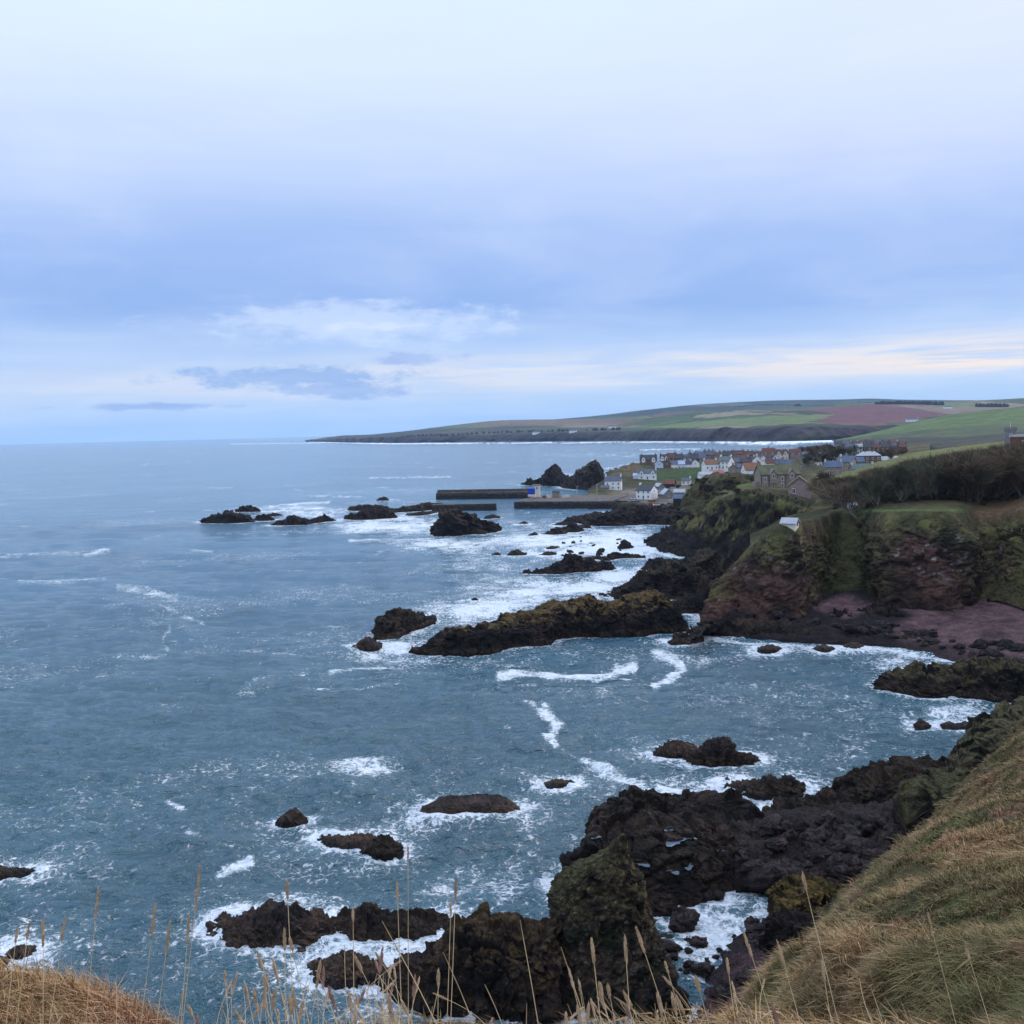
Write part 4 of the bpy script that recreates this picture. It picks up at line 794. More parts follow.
one_boulder(701, 893, 0.6, (1.1, 1, .8), 'small boulder in foam left of the oval black one', GC)
one_boulder(731, 891, 0.8, (1.1, 1, .9), 'boulder half in foam under the platform edge', GC)
one_boulder(668, 948, 0.75, (1.6, 1, .6), 'long low boulder between stack and cove foam', GC)
one_boulder(703, 971, 0.7, (1.2, 1, .9), 'boulder at the near end of the cove foam', GC)
boulders(26, [(660, 935), (735, 935), (745, 985), (690, 1000)], (0.22, 0.5), GC, 'small dark stone awash in the white foam of the cove', z=-0.05)
boulders(70, [(748, 900), (768, 892), (790, 940), (800, 1010), (710, 1024), (715, 1000), (748, 965)], (0.25, 0.8), 'stones of the cove beach', 'dark stone among many on the reddish cove beach')
boulders(85, [(735, 830), (800, 822), (900, 815), (905, 850), (870, 880), (800, 895), (745, 882)], (0.45, 1.5), 'boulders between platform and slope', 'dark boulder in the jumble between platform and grass slope', power=1.6)
boulders(70, [(700, 630), (820, 625), (900, 640), (960, 655), (1024, 668), (1024, 650), (930, 628), (820, 612), (700, 618)], (0.5, 1.7), 'boulders along the bay shore', 'dark boulder in the line along the shore of the bay')
boulders(22, [(560, 540), (620, 530), (640, 545), (610, 566), (560, 562)], (0.5, 1.3), 'small rocks in the surf beyond the ridge', 'small dark rock awash in surf beyond the long ridge', z=0.0)

# bright pools lying on the platform
pv_ = [rp.data.vertices[i].co[:] for i in range(len(rp.data.vertices))]; pb_ = BVHTree.FromPolygons(pv_, [tuple(q.vertices) for q in rp.data.polygons])
M_pool, _t, _b = new_mat('pool_water'); _b.inputs['Base Color'].default_value = (.10, .14, .17, 1); _b.inputs['Roughness'].default_value = 0.08; _b.inputs['IOR'].default_value = 1.33
for i, (x, y, r_, lb) in enumerate([(675, 841, 1.1, 'largest bright pool on the black platform'), (671, 829, .6, 'small bright pool just above the largest one on the platform'), (692, 838, .4, 'tiny pool right of the largest one on the platform'), (641, 863, .8, 'bright pool near the stack side of the platform'), (672, 869, .9, 'bright pool low on the platform above the cove'), (688, 865, .8, 'bright pool right of the low one above the cove'), (737, 821, .7, 'pool near the landward end of the platform'), (596, 837, .45, 'small pool at the seaward end of the platform'), (722, 850, .4, 'small pool in the middle of the platform, towards the boulders')]):
    d = ray(x, y); d = Vector(d / np.linalg.norm(d)); h_ = pb_.ray_cast(Vector((0, 0, H)), d)[0]
    if h_ is None: continue
    n = 22; m_ = MB(); ang = [2 * math.pi * k / n for k in range(n)]; rr0 = [r_ * .75 * (1 + .45 * math.sin(2 * a + i) + .25 * math.sin(5 * a + 2 * i)) for a in ang]
    m_.prism([(rr0[k] * math.cos(ang[k]) * 1.2, rr0[k] * math.sin(ang[k]) * 1.3, 0) for k in range(n)], (0, 0, .03)); o = m_.build('rock_pool', M_pool); o.location = h_ + Vector((0, .1, -.07)); tag(o, lb, 'rock pool', 'pools on the platform')

# ------------------------------------------------------------------ sea
HOR = 1.7
tt = np.r_[np.geomspace(HOR, 12, 90)[:-1], np.linspace(12, 700, 560)]          # pixels below the horizon: even detail at every distance
Ds = H * F / tt
Ds = Ds[::-1]; azt = np.linspace(-0.78, 0.86, 960)
Yg = np.repeat(Ds, len(azt)); Xg = Yg * np.tile(azt, len(Ds)); V = np.stack([Xg, Yg, np.zeros_like(Xg)], 1)
fade = 1 - sstep(Yg, 220, 520)
wz = np.zeros(len(V))
wr = np.random.default_rng(3)
for i in range(26):
    lam = 2.2 * 1.13 ** i; ang = R(250) + wr.normal(0, 0.45); k = 2 * math.pi / lam
    ph = wr.uniform(0, 6.28); res = Yg * Yg / (H * F) * 1.25
    vis = np.clip(1.5 - 1.5 * res / (lam / 2.1), 0, 1)
    wz += 0.036 * lam ** 0.45 * vis * np.sin(k * (math.cos(ang) * Xg + math.sin(ang) * Yg) + ph + 1.2 * fbm(V[:, :3], 0.9 / lam, 1, 500 + i) * 2)
V[:, 2] = wz * (0.85 + 0.3 * fbm(V, 0.02, 2, 520))
# surf field
px, py = proj(np.stack([Xg, Yg, 0 * Xg], 1))
foam = np.zeros(len(V)); near_ = np.full(len(V), 1e3)
def segfield(chain, wfun):
    global near_
    c = np.asarray(chain); xm, ym = c[:, 0].mean(), c[:, 1].mean(); rad = np.hypot(c[:, 0] - xm, c[:, 1] - ym).max() + c[:, 2].max() + 30
    idx = np.where((np.abs(Xg - xm) < rad) & (np.abs(Yg - ym) < rad))[0]
    if not len(idx): return
    X, Y = Xg[idx], Yg[idx]; best = np.full(len(idx), 1e3)
    if len(c) == 1: best = np.hypot(X - c[0, 0], Y - c[0, 1]) - c[0, 2]
    for a, b in zip(c[:-1], c[1:]):
        d = b[:2] - a[:2]; L2 = d @ d + 1e-9; t = np.clip(((X - a[0]) * d[0] + (Y - a[1]) * d[1]) / L2, 0, 1)
        best = np.minimum(best, np.hypot(X - a[0] - t * d[0], Y - a[1] - t * d[1]) - (a[2] + (b[2] - a[2]) * t))
    near_[idx] = np.minimum(near_[idx], best)
for c in FOOT: segfield(c, None)
for chain in ([(640, 548), (700, 562), (745, 568)], [(690, 636), (735, 642), (770, 645), (820, 648), (870, 649), (900, 651), (935, 657), (970, 667), (1040, 682)], [(600, 512), (660, 518), (690, 520)]):
    segfield([list(at_z(a, b, 0)[:2]) + [0.5] for a, b in chain], None)
nz = fbm(np.c_[Xg, Yg, 0 * Xg], 0.06, 4, 530); nzs = fbm(np.c_[Xg, Yg, 0 * Xg], 0.25, 3, 531)
lee = 2.3 * (1 + 1.3 * np.clip(nz, -.6, 1))
foam = 0.84 * np.exp(-np.maximum(near_, 0) / (lee * (0.8 + Yg / 260)))
foam = np.maximum(foam, (0.50 + 0.28 * nz) * np.exp(-np.maximum(near_, 0) / 13.0))
pat = fbm(np.c_[Xg, Yg * 1.6, 0 * Xg], 0.018, 5, 533, .6); foam = np.maximum(foam, 0.24 * sstep(pat, -0.05, 0.45) * (1 - sstep(Yg, 900, 1600)) + 0.16)
line = 1 - np.abs(fbm(np.c_[Xg * .5, Yg * 1.3, 0 * Xg], 0.016, 4, 535)) * 9; foam = np.maximum(foam, 0.52 * np.clip(line, 0, 1) ** 1.5 * sstep(nz, -.25, .35) * sstep(Yg, 90, 200))
def zone(poly_c, rx, ry, a, pw=1.0):
    global foam
    cx0, cy0 = poly_c; r = ((px - cx0) / rx) ** 2 + ((py - cy0) / ry) ** 2; foam = np.maximum(foam, 0.88 * a * np.exp(-r * pw) * (1 + 0.6 * nz + 0.35 * nzs))
for z_ in [((560, 545), 120, 28, .92), ((620, 545), 60, 24, 1.1), ((560, 590), 110, 16, .95), ((500, 565), 110, 24, .66), ((400, 525), 100, 14, .85), ((480, 610), 75, 18, 1.0), ((390, 655), 70, 20, .95), ((620, 575), 40, 10, 1.05), ((450, 545), 70, 12, .8),
           ((300, 512), 80, 9, .85), ((365, 766), 50, 15, .72), ((702, 935), 55, 48, 1.05), ((715, 903), 40, 20, .95), ((700, 660), 60, 16, .5), ((900, 665), 55, 16, .72), ((960, 712), 60, 14, .72), ((700, 785), 90, 20, .66), ((380, 950), 70, 40, .86),
           ((300, 900), 60, 18, .74), ((480, 880), 90, 50, .62), ((540, 830), 70, 60, .60), ((20, 955), 52, 26, 1.0), ((20, 875), 45, 16, .68), ((400, 830), 80, 24, .60), ((430, 1005), 130, 20, .72), ((220, 930), 60, 60, .42), ((810, 648), 90, 9, .62),
           ((640, 455), 160, 4, .5), ((760, 443), 60, 3, .85), ((800, 440.5), 50, 2.0, 1.0), ((690, 441.5), 90, 1.2, .9), ((560, 478), 30, 6, .8), ((600, 485), 30, 6, .7), ((880, 730), 60, 40, .35), ((820, 700), 120, 40, .34), ((580, 690), 160, 40, .30), ((150, 600), 160, 40, .26)]: zone(*z_)
def streak(pts, wpx, a):
    global foam
    P = np.array(pts, float)
    for p, q in zip(P[:-1], P[1:]):
        d = q - p; t = np.clip(((px - p[0]) * d[0] + (py - p[1]) * d[1]) / (d @ d), 0, 1); r = np.hypot(px - p[0] - t * d[0], (py - p[1] - t * d[1]) * 1.0)
        foam = np.maximum(foam, (a * .80 + .22 * nzs) * np.exp(-(r / (wpx * 1.25 * (1 + 0.6 * nz + 0.5 * nzs))) ** 2))
for s_ in [([(500, 674), (540, 673), (580, 676), (610, 672), (632, 664)], 5, 1.12), ([(560, 672), (600, 681), (630, 679)], 2.5, .95), ([(655, 654), (676, 660), (684, 668), (668, 678), (655, 686)], 4, 1.05), ([(545, 712), (558, 722), (548, 736), (555, 746)], 5, 1.05), ([(520, 700), (545, 712)], 2, .7),
           ([(583, 760), (600, 770), (622, 779), (650, 788), (690, 790)], 5, 1.05), ([(555, 746), (583, 760)], 2, .7), ([(20, 582), (70, 581), (105, 580)], 2.5, .72), ([(118, 586), (150, 592), (175, 598)], 3.5, .82), ([(160, 606), (180, 615), (203, 622)], 3, .72), ([(170, 630), (162, 640), (168, 650)], 3, .7),
           ([(0, 557), (60, 553), (110, 552)], 1.8, .6), ([(85, 554), (108, 550)], 2, .8), ([(190, 550), (212, 552)], 1.8, .72), ([(218, 873), (235, 865), (250, 860)], 3.0, .98), ([(168, 798), (186, 808)], 3, .8), ([(188, 834), (200, 842)], 4, .6), ([(437, 885), (470, 890)], 5, .8),
           ([(330, 672), (360, 668), (400, 668)], 2.5, .9), ([(240, 650), (300, 655)], 2, .55), ([(270, 506), (300, 503.5), (330, 502)], 1.3, .85), ([(310, 496), (360, 497)], 0.9, .8), ([(350, 541), (420, 540), (440, 535)], 2.4, .85), ([(260, 660), (330, 640)], 2, .5), ([(370, 478), (450, 477)], 1.2, .7), ([(330, 466), (460, 468)], .8, .5),
           ([(440, 830), (520, 838)], 4, .5), ([(470, 805), (540, 812)], 2, .5), ([(820, 762), (850, 760)], 3, .5), ([(820, 740), (850, 742)], 3, .5), ([(730, 690), (800, 686)], 2, .5), ([(310, 441.8), (390, 443.8), (480, 443.2), (640, 442.2), (780, 442.6), (860, 440.2)], 0.8, .95), ([(230, 444), (320, 443)], 0.8, .7), ([(780, 441.8), (860, 439.8)], 1.6, 1.4), ([(640, 450), (700, 449)], 1, .8), ([(640, 462), (600, 470)], 1, .7)]: streak(*s_)
lam_ = np.clip(foam, 0, 1.3); 
V[:, 2] += 0.10 * np.clip(foam, 0, 1) * nzs * fade
Fc = gridfaces(len(Ds), len(azt))
if np.cross(V[Fc[:1, 1]] - V[Fc[:1, 0]], V[Fc[:1, 3]] - V[Fc[:1, 0]])[0, 2] < 0: Fc = Fc[:, ::-1]
mt, t, bs = new_mat('sea_water'); p = geo_pos(t)
fa = t.node('ShaderNodeAttribute', attribute_name='foam').outputs['Fac']
warp = t.node('ShaderNodeTexNoise', inp={'Vector': p, 'Scale': 0.35, 'Detail': 4.0}).outputs['Color']
pw = t.node('ShaderNodeVectorMath', operation='MULTIPLY_ADD', inp={0: warp, 1: (3.6, 3.6, 0), 2: p}).outputs[0]
v1 = t.node('ShaderNodeTexVoronoi', feature='DISTANCE_TO_EDGE', inp={'Vector': t.vmul(pw, (1, 1, 0)), 'Scale': 0.85}).outputs[0]
v2 = t.node('ShaderNodeTexVoronoi', feature='DISTANCE_TO_EDGE', inp={'Vector': t.vmul(pw, (1, 1, 0)), 'Scale': 2.6}).outputs[0]
lace = t.math('MAXIMUM', t.mapr(v1, 0.0, 0.20, 1, 0), t.math('MULTIPLY', t.mapr(v2, 0.0, 0.2, 1, 0), 0.75))
pn = t.noise(p, 0.20, 7, 0.62, 0.5); pn2 = t.noise(p, 1.3, 5, 0.65)
L_ = t.math('ADD', t.math('MULTIPLY', t.math('MULTIPLY', lace, t.mapr(pn2, .3, .65, .35, 1.0)), 0.44), t.math('ADD', t.math('MULTIPLY', t.mapr(pn, 0.25, 0.75, 0, 1, False), 0.42), t.math('MULTIPLY', t.mapr(pn2, 0.25, 0.75, 0, 1, False), 0.22)))
thr = t.math('SUBTRACT', 1.02, fa)
fm = t.mapr(t.math('SUBTRACT', L_, thr), -0.04, 0.30)
# scattered whitecaps, long in the wind's line
cpn = t.noise(t.vmul(p, (1, 1.9, 1)), 0.11, 6, 0.6); cpm = t.noise(p, 0.010, 3, 0.5)
caps = t.math('MULTIPLY', t.mapr(cpn, 0.66, 0.74), t.mapr(cpm, 0.45, 0.65)); fm = t.math('MAXIMUM', fm, t.math('MULTIPLY', caps, 0.75))
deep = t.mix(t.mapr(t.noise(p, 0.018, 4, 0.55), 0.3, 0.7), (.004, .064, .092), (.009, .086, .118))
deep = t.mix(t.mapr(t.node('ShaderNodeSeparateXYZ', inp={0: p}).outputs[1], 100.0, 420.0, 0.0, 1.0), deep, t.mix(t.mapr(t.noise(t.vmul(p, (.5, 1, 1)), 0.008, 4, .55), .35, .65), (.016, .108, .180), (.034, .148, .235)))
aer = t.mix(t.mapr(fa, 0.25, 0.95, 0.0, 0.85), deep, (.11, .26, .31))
fcol = t.mix(t.mapr(pn2, 0.3, 0.7), (.62, .72, .78), (.88, .90, .92))
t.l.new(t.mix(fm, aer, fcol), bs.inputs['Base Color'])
t.l.new(t.math('ADD', 0.12, t.math('MULTIPLY', fm, 0.6)), bs.inputs['Roughness']); bs.inputs['IOR'].default_value = 1.75
w1 = t.noise(t.vmul(p, (0.75, 1.25, 1)), 0.55, 4, 0.6, 0.5); w2 = t.noise(t.vmul(p, (0.8, 1.2, 1)), 2.2, 4, 0.6, 0.3); w3 = t.noise(t.vmul(p, (0.7, 1.3, 1)), 0.12, 4, 0.55, 0.4)
hh = t.math('ADD', t.math('MULTIPLY', w1, 0.75), t.math('ADD', t.math('MULTIPLY', w2, 0.22), t.math('MULTIPLY', w3, 1.5))); hh = t.math('ADD', hh, t.math('MULTIPLY', fm, 0.10))
b = t.node('ShaderNodeBump', inp={'Strength': 1.0, 'Distance': t.mapr(t.node('ShaderNodeSeparateXYZ', inp={0: p}).outputs[1], 150.0, 900.0, 2.4, 1.2, False), 'Height': hh}); t.l.new(b.outputs[0], bs.inputs['Normal'])
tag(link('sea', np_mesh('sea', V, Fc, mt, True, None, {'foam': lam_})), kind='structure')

# ------------------------------------------------------------------ village: every house a thing with walls, roof, chimneys and windows
def stone_mat(name, c, var=0.18): return plain(name, c, 0.9, var, 0.9, 0.02, 0.15)
W = {'white': stone_mat('whitewash', (.74, .74, .73), .10), 'blue': stone_mat('pale_blue_render', (.50, .60, .72), .08), 'cream': stone_mat('cream_render', (.62, .58, .48), .08), 'stone': stone_mat('sandstone', (.24, .20, .16)),
     'grey': stone_mat('grey_stone', (.20, .19, .19)), 'brown': stone_mat('brown_stone', (.14, .095, .075)), 'brick': stone_mat('red_brick', (.15, .060, .046)), 'pink': stone_mat('pink_stone', (.27, .20, .19)), 'dark': stone_mat('tarred_boards', (.03, .03, .035))}
RM = {'slate': plain('slate', (.085, .095, .12), .6, .2, .8), 'blue': plain('blue_slate', (.075, .10, .155), .6, .2, .8), 'orange': plain('orange_pantile', (.20, .100, .060), .8, .2, .8), 'red': plain('red_pantile', (.15, .060, .046), .8, .2, .8),
      'rust': plain('weathered_red_tile', (.115, .055, .045), .8, .25, .8), 'moss': plain('mossy_slate', (.095, .095, .05), .8, .35, .25), 'green': plain('grey_green_slate', (.10, .13, .125), .7, .25, .4), 'pale': plain('pale_grey_roof', (.36, .37, .40), .7, .1, .8), 'sky': plain('light_blue_sheet', (.33, .40, .50), .5, .1, .8), 'pinkr': plain('pink_red_sheet', (.34, .11, .12), .6, .15, .8), 'dark': plain('dark_slate', (.045, .045, .055), .6, .25, .8)}
RN = {'slate': 'grey slate', 'blue': 'blue slate', 'orange': 'orange tiled', 'red': 'red tiled', 'rust': 'faded red tiled', 'moss': 'mossy slate', 'green': 'grey-green slate', 'pale': 'pale grey', 'sky': 'light blue', 'pinkr': 'pinkish red', 'dark': 'dark slate'}
M_pane, _t, _b = new_mat('window_glass'); _b.inputs['Base Color'].default_value = (.02, .026, .035, 1); _b.inputs['Roughness'].default_value = 0.12
M_frame = plain('white_paint', (.72, .72, .72), .5, .03); M_door = plain('door_paint', (.05, .07, .10), .5, .1)
fr_me = MB().box(-.62, .62, -.06, .0, -.82, .82).mesh('window', M_frame); pane_me = MB().box(-.48, -.04, -.075, -.05, -.68, .68).box(.04, .48, -.075, -.05, -.68, .68).mesh('pane', M_pane)
ch_me = {k: MB().box(-.45, .45, -.7, .7, -1.2, 1.5).box(-.52, .52, -.78, .78, 1.5, 1.68).mesh('chimney', W[k]) for k in W}
pot_me = MB().tube([(0, -.35, 1.66), (0, -.35, 2.1)], .14, 6).tube([(0, .35, 1.66), (0, .35, 2.1)], .14, 6).mesh('chimney_pots', RM['orange'])
dr_me = MB().box(-.5, .5, -.07, 0, 0, 2.05).mesh('door', M_door)
def gable_wall(x0, x1, d, h, r, base=-3.0):
    return MB().prism([(x0, -d, base), (x0, d, base), (x0, d, h), (x0, 0, h + r), (x0, -d, h)], (x1 - x0, 0, 0))
def roof_mb(x0, x1, d, h, r, ov=.35, th=.22):
    k = r / d; m_ = MB()
    for s in (-1, 1):
        m_.prism([(x0 - ov, 0, h + r + .02), (x0 - ov, s * (d + ov), h - ov * k + .02), (x0 - ov, s * (d + ov), h - ov * k + th), (x0 - ov, 0, h + r + th + .06)], (x1 - x0 + 2 * ov, 0, 0))
    return m_
def put(me, name, parent, loc, rz=0.0, sc=None):
    o = bpy.data.objects.new(name, me); C.objects.link(o); o.parent = parent; o.location = loc; o.rotation_euler = (0, 0, rz)
    if sc: o.scale = sc
    return o
def window(parent, x, y, z, rz=0.0, sc=(1, 1, 1)):
    f = put(fr_me, 'window', parent, (x, y, z), rz, sc); put(pane_me, 'pane', f, (0, 0, 0)); return f
def house(label, px, py, wm, dm, hm, rm, yaw, wall, roof, win=(3, 2), chim=(-1, 1), group=None, D=None, dormers=(), hip=False, gwin=True, name='house', cat='house', door=True, ch=None, z=None):
    p = Vector(at_d(px, py, D)) if D else hit(px, py)
    if p is None: print('NO HIT', label); p = Vector(at_d(px, py, 900))
    o = empty(name, p, R(yaw)); tag(o, label, cat, group); a, d = wm / 2, dm / 2
    if hip:
        MB().box(-a, a, -d, d, -3, hm).build('wall', W[wall], o); m_ = MB(); e = .45; b = len(m_.v); rr = d * 0.75
        m_.v += [(-a - e, -d - e, hm), (a + e, -d - e, hm), (a + e, d + e, hm), (-a - e, d + e, hm), (-a + rr, 0, hm + rm), (a - rr, 0, hm + rm)]
        m_.f += [(0, 1, 5, 4), (1, 2, 5), (2, 3, 4, 5), (3, 0, 4), (3, 2, 1, 0)]; m_.build('roof', RM[roof], o)
    else:
        gable_wall(-a, a, d, hm, rm).build('wall', W[wall], o); roof_mb(-a, a, d, hm, rm).build('roof', RM[roof], o)
    for c in chim:
        q = put(ch_me[ch or wall], 'chimney', o, (c * (a - .5), 0, hm + rm * (1.0 if not hip else .95)), 0, (1, 1, .8 if hm < 6 else 1)); put(pot_me, 'chimney_pots', q, (0, 0, 0))
    nc, nr = win; zs = [1.5] if nr == 1 else [1.5, 4.3] if nr == 2 else [1.4, 3.9, 6.2]
    for r_ in range(nr):
        for c in range(nc):
            x = -a + wm * (c + .5) / nc
            if door and r_ == 0 and nc >= 3 and c == nc // 2: put(dr_me, 'door', o, (x, -d, 0)); continue
            if zs[r_] + .9 < hm + (.3 if hm < 5 else 0): window(o, x, -d, min(zs[r_], hm - 1.0))
    if gwin and not hip:
        for sx in (-1, 1):
            window(o, sx * a, 0, hm - .6 if hm > 4 else 1.5, R(90) * sx, (.8, 1, .8))
    for x in dormers:
        g = MB().prism([(x - 1.5, -d - .4, hm - 2.2), (x + 1.5, -d - .4, hm - 2.2), (x + 1.5, -d - .4, hm + .6), (x, -d - .4, hm + 2.4), (x - 1.5, -d - .4, hm + .6)], (0, d * .9, 0)).build('gable', W[wall if wall not in ('brown',) else 'white'], o)
        MB().prism([(x - 1.9, -d - .6, hm + .3), (x, -d - .6, hm + 2.5), (x + 1.9, -d - .6, hm + .3), (x + 1.9, -d - .6, hm + .55), (x, -d - .6, hm + 2.85), (x - 1.9, -d - .6, hm + .55)], (0, d, 0)).build('gable_roof', RM[roof], g)
        window(g, x, -d - .4, hm - .2)
    return o
VG = 'houses of the fishing village'
house('white three-storey house alone by the harbour, slate roof with two end chimneys', 613.5, 489.5, 12.0, 7, 6.6, 3.2, -12, 'white', 'slate', (3, 2), (-1, 1), VG, door=False)
o = house('white house with two front gables on the green bank above the harbour', 647.5, 479, 14, 7, 4.6, 2.8, -8, 'white', 'slate', (3, 1), (1,), VG, dormers=(-4.6, 4.2))
gable_wall(-11.2, -7.0, 2.6, 2.8, 1.8).build('annexe', W['blue'], o); roof_mb(-11.2, -7.05, 2.6, 2.8, 1.8, .2).build('annexe_roof', RM['sky'], o)
house('big white house with dark roof and broad gable beside the harbour cars', 647, 498.5, 10.5, 9, 5.4, 3.3, -38, 'white', 'dark', (3, 2), (-1,), VG)
house('low dark boarded shed with bright red roof near the harbour', 669.5, 486.5, 8.5, 6, 2.2, 2.8, -25, 'dark', 'red', (0, 0), (), VG, name='shed', cat='shed')
house('stone hut with light blue roof behind the harbour cars', 666.5, 498, 8, 6.5, 2.8, 2.9, -80, 'grey', 'sky', (0, 0), (), VG, name='shed', cat='shed')
house('small white cottage with grey roof at the right end of the green bank', 686.5, 484.5, 6.5, 5, 3.0, 1.8, -20, 'white', 'slate', (2, 1), (1,), VG)
house('low grey shed with pale roof right of the blue-roofed hut', 679.5, 496, 7, 5, 2.6, 1.6, -15, 'grey', 'pale', (0, 0), (), VG, name='shed', cat='shed')
house('dark shed at the foot of the brown spur by the harbour', 680, 503, 6.5, 5, 2.6, 1.6, -15, 'dark', 'blue', (0, 0), (), VG, name='shed', cat='shed')
house('low stone net store just left of the white three-storey house', 605, 490.5, 6, 4, 2.2, 1.4, -5, 'stone', 'slate', (0, 0), (), VG, name='shed', cat='shed')
house('little stone store right of the big white harbour house', 659, 489.5, 5.5, 5, 2.4, 2.0, -60, 'grey', 'pale', (0, 0), (), VG, name='shed', cat='shed')
house('white house with orange tiled roof and gable to the left, above the bank', 710, 469.5, 11, 8, 4.4, 3.4, 12, 'white', 'orange', (3, 2), (-1, 1), VG, D=800)
house('tall white house with its gable end towards the viewer, beside the orange roofed one', 726, 468.5, 10, 9, 5.6, 4.0, -42, 'white', 'green', (3, 2), (1, -1), VG, D=800)
house('low hall with pinkish red roof in front of the orange roofed house', 717, 475.8, 10, 6, 2.2, 2.0, -8, 'white', 'pinkr', (3, 1), (), VG, D=760, name='hall', cat='hall')
house('long low white cottage on the spur, left of the pinkish red roof', 705.5, 477, 10.5, 5, 2.0, 1.7, 12, 'white', 'pale', (3, 1), (), VG, D=740)
house('white house with steep orange tiled roof left of the big gabled stone house', 751.5, 478, 9.5, 7.5, 4.8, 3.6, 6, 'white', 'orange', (2, 1), (), VG, D=560)
# big gabled stone house and its outbuilding
big = house('large stone house with two pointed dormers and mossy roof on the cliff lawn', 777.5, 488.5, 17.5, 9, 6.4, 3.6, 4, 'stone', 'moss', (0, 0), (-1, .1, 1), VG, D=430, gwin=False)
for x in (-3.4, 4.6):
    g = MB().prism([(x - 1.5, -5.0, 2.6), (x + 1.5, -5.0, 2.6), (x + 1.5, -5.0, 6.3), (x, -5.0, 8.3), (x - 1.5, -5.0, 6.3)], (0, 4.4, 0)).build('dormer', W['stone'], big)
    MB().prism([(x - 1.85, -5.2, 6.0), (x, -5.2, 8.35), (x + 1.85, -5.2, 6.0), (x + 1.85, -5.2, 6.25), (x, -5.2, 8.7), (x - 1.85, -5.2, 6.25)], (0, 4.6, 0)).build('dormer_roof', W['pink'], g); window(g, x, -5.0, 5.6, 0, (.8, 1, 1.1))
for x, z_ in ((-3.4, 1.7), (4.6, 1.7), (.6, 4.4), (.6, 1.7), (-6.8, 4.2), (7.4, 4.2), (7.4, 1.6)): window(big, x, -4.5 if x not in (-3.4, 4.6) else -4.5, z_, 0, (.85, 1, 1.1))
MB().box(-8.6, -8.35, -4.72, -4.5, -1, 5.8).box(-5.4, -5.15, -4.72, -4.5, -1, 5.8).box(1.9, 2.15, -4.72, -4.5, -1, 5.8).box(6.4, 6.65, -4.72, -4.5, -1, 5.8).build('drainpipes', M_door, big)
MB().box(-10.4, -8.76, -2.6, 2.0, -2, 3.2).build('porch', W['stone'], big)
ob = house('pinkish stone outbuilding, gable to the viewer, right of the big stone house', 799.5, 495, 11, 8.6, 4.0, 3.3, 74, 'pink', 'moss', (0, 0), (), VG, D=400, gwin=False)
window(ob, -5.5, 2.2, 2.0, R(-90), (1.1, 1, 1.2)); MB().prism([(-5.8, -4.9, 3.4), (-5.8, 0, 7.35), (-5.8, 4.9, 3.4), (-5.8, 4.9, 3.75), (-5.8, 0, 7.7), (-5.8, -4.9, 3.75)], (.22, 0, 0)).build('bargeboard', W['pink'], ob)
house('big square stone house with hipped grey roof and two tall chimneys, behind the wood', 868.5, 464.5, 14.5, 9, 6.2, 2.9, -6, 'brown', 'pale', (4, 2), (-.35, .35), VG, D=690, hip=True)
house('low wing with grey roof joined behind the hipped house', 889, 464, 11, 7, 2.8, 2.3, -10, 'grey', 'pale', (2, 1), (), VG, D=690)
house('long low house with grey-green roof and crow gables at the edge of the wood', 862, 474, 14, 6, 3.2, 2.7, 6, 'stone', 'green', (4, 1), (-1, 1), VG, D=600, ch='cream')
house('house with two deep blue slate roofs below the hipped house', 847, 470, 9, 8, 5.4, 3.4, -35, 'stone', 'blue', (2, 2), (-1,), VG, D=640, ch='cream')
house('blue slate roofed wing right of the deep blue roofed house', 857, 468.5, 8, 6, 4.6, 2.6, -5, 'grey', 'blue', (2, 1), (), VG, D=650)
house('stone house with deep blue roof and cream gable beside the bare round tree', 833, 474, 10, 7, 4.4, 3.4, -18, 'stone', 'blue', (2, 2), (-1, 1), VG, D=610, ch='cream')
hut = house('whitish hut with pale roof perched on the cliff path below the outbuilding', 790, 525, 3.6, 2.6, 1.7, 1.0, -35, 'cream', 'pale', (1, 1), (), VG, name='hut', cat='hut', gwin=True, door=False); hut.location.z -= 1.1
# rows of smaller houses; listed from the sea end
def row(rname, xs, y, D, wpx, walls, roofs, hm, rm, yaws, chims, dorm=0.0, dm=7):
    ords = ['first', 'second', 'third', 'fourth', 'fifth', 'sixth', 'seventh', 'eighth', 'ninth', 'tenth', 'eleventh', 'twelfth', 'thirteenth']
    for i, x in enumerate(xs):
        wl = walls[i % len(walls)]; rf = roofs[i % len(roofs)]; wm = wpx * D / F * random.uniform(.92, 1.08); yw = random.choice(yaws)
        house(f'{wl} house, {RN[rf]} roof, {ords[i]} from the sea in {rname}', x, y + random.uniform(-.6, .6) - .004 * (x - xs[0]), wm, dm, hm * random.uniform(.92, 1.1), rm * random.uniform(.9, 1.1), yw, wl, rf, (3 if wm > 8 else 2, 2 if hm > 4 else 1), chims[i % len(chims)], VG, D=D,
              dormers=((-wm * .27, wm * .27) if random.random() < dorm else ()))
house('brown stone villa with two white gables at the seaward end of the village ridge', 648.5, 465.5, 14.5, 8, 5.2, 4.0, -6, 'brown', 'dark', (3, 2), (-.9, .9), VG, D=880, dormers=(-4.4, 4.2))
row('lower ridge terrace', [659, 667, 674, 681, 688, 695], 469.2, 865, 7, ['blue', 'brown', 'white', 'blue', 'white', 'white'], ['sky', 'dark', 'slate', 'sky', 'dark', 'slate'], 4.6, 3, (-5, 84, -10, 80), [(1,), (-1, 1), ()])
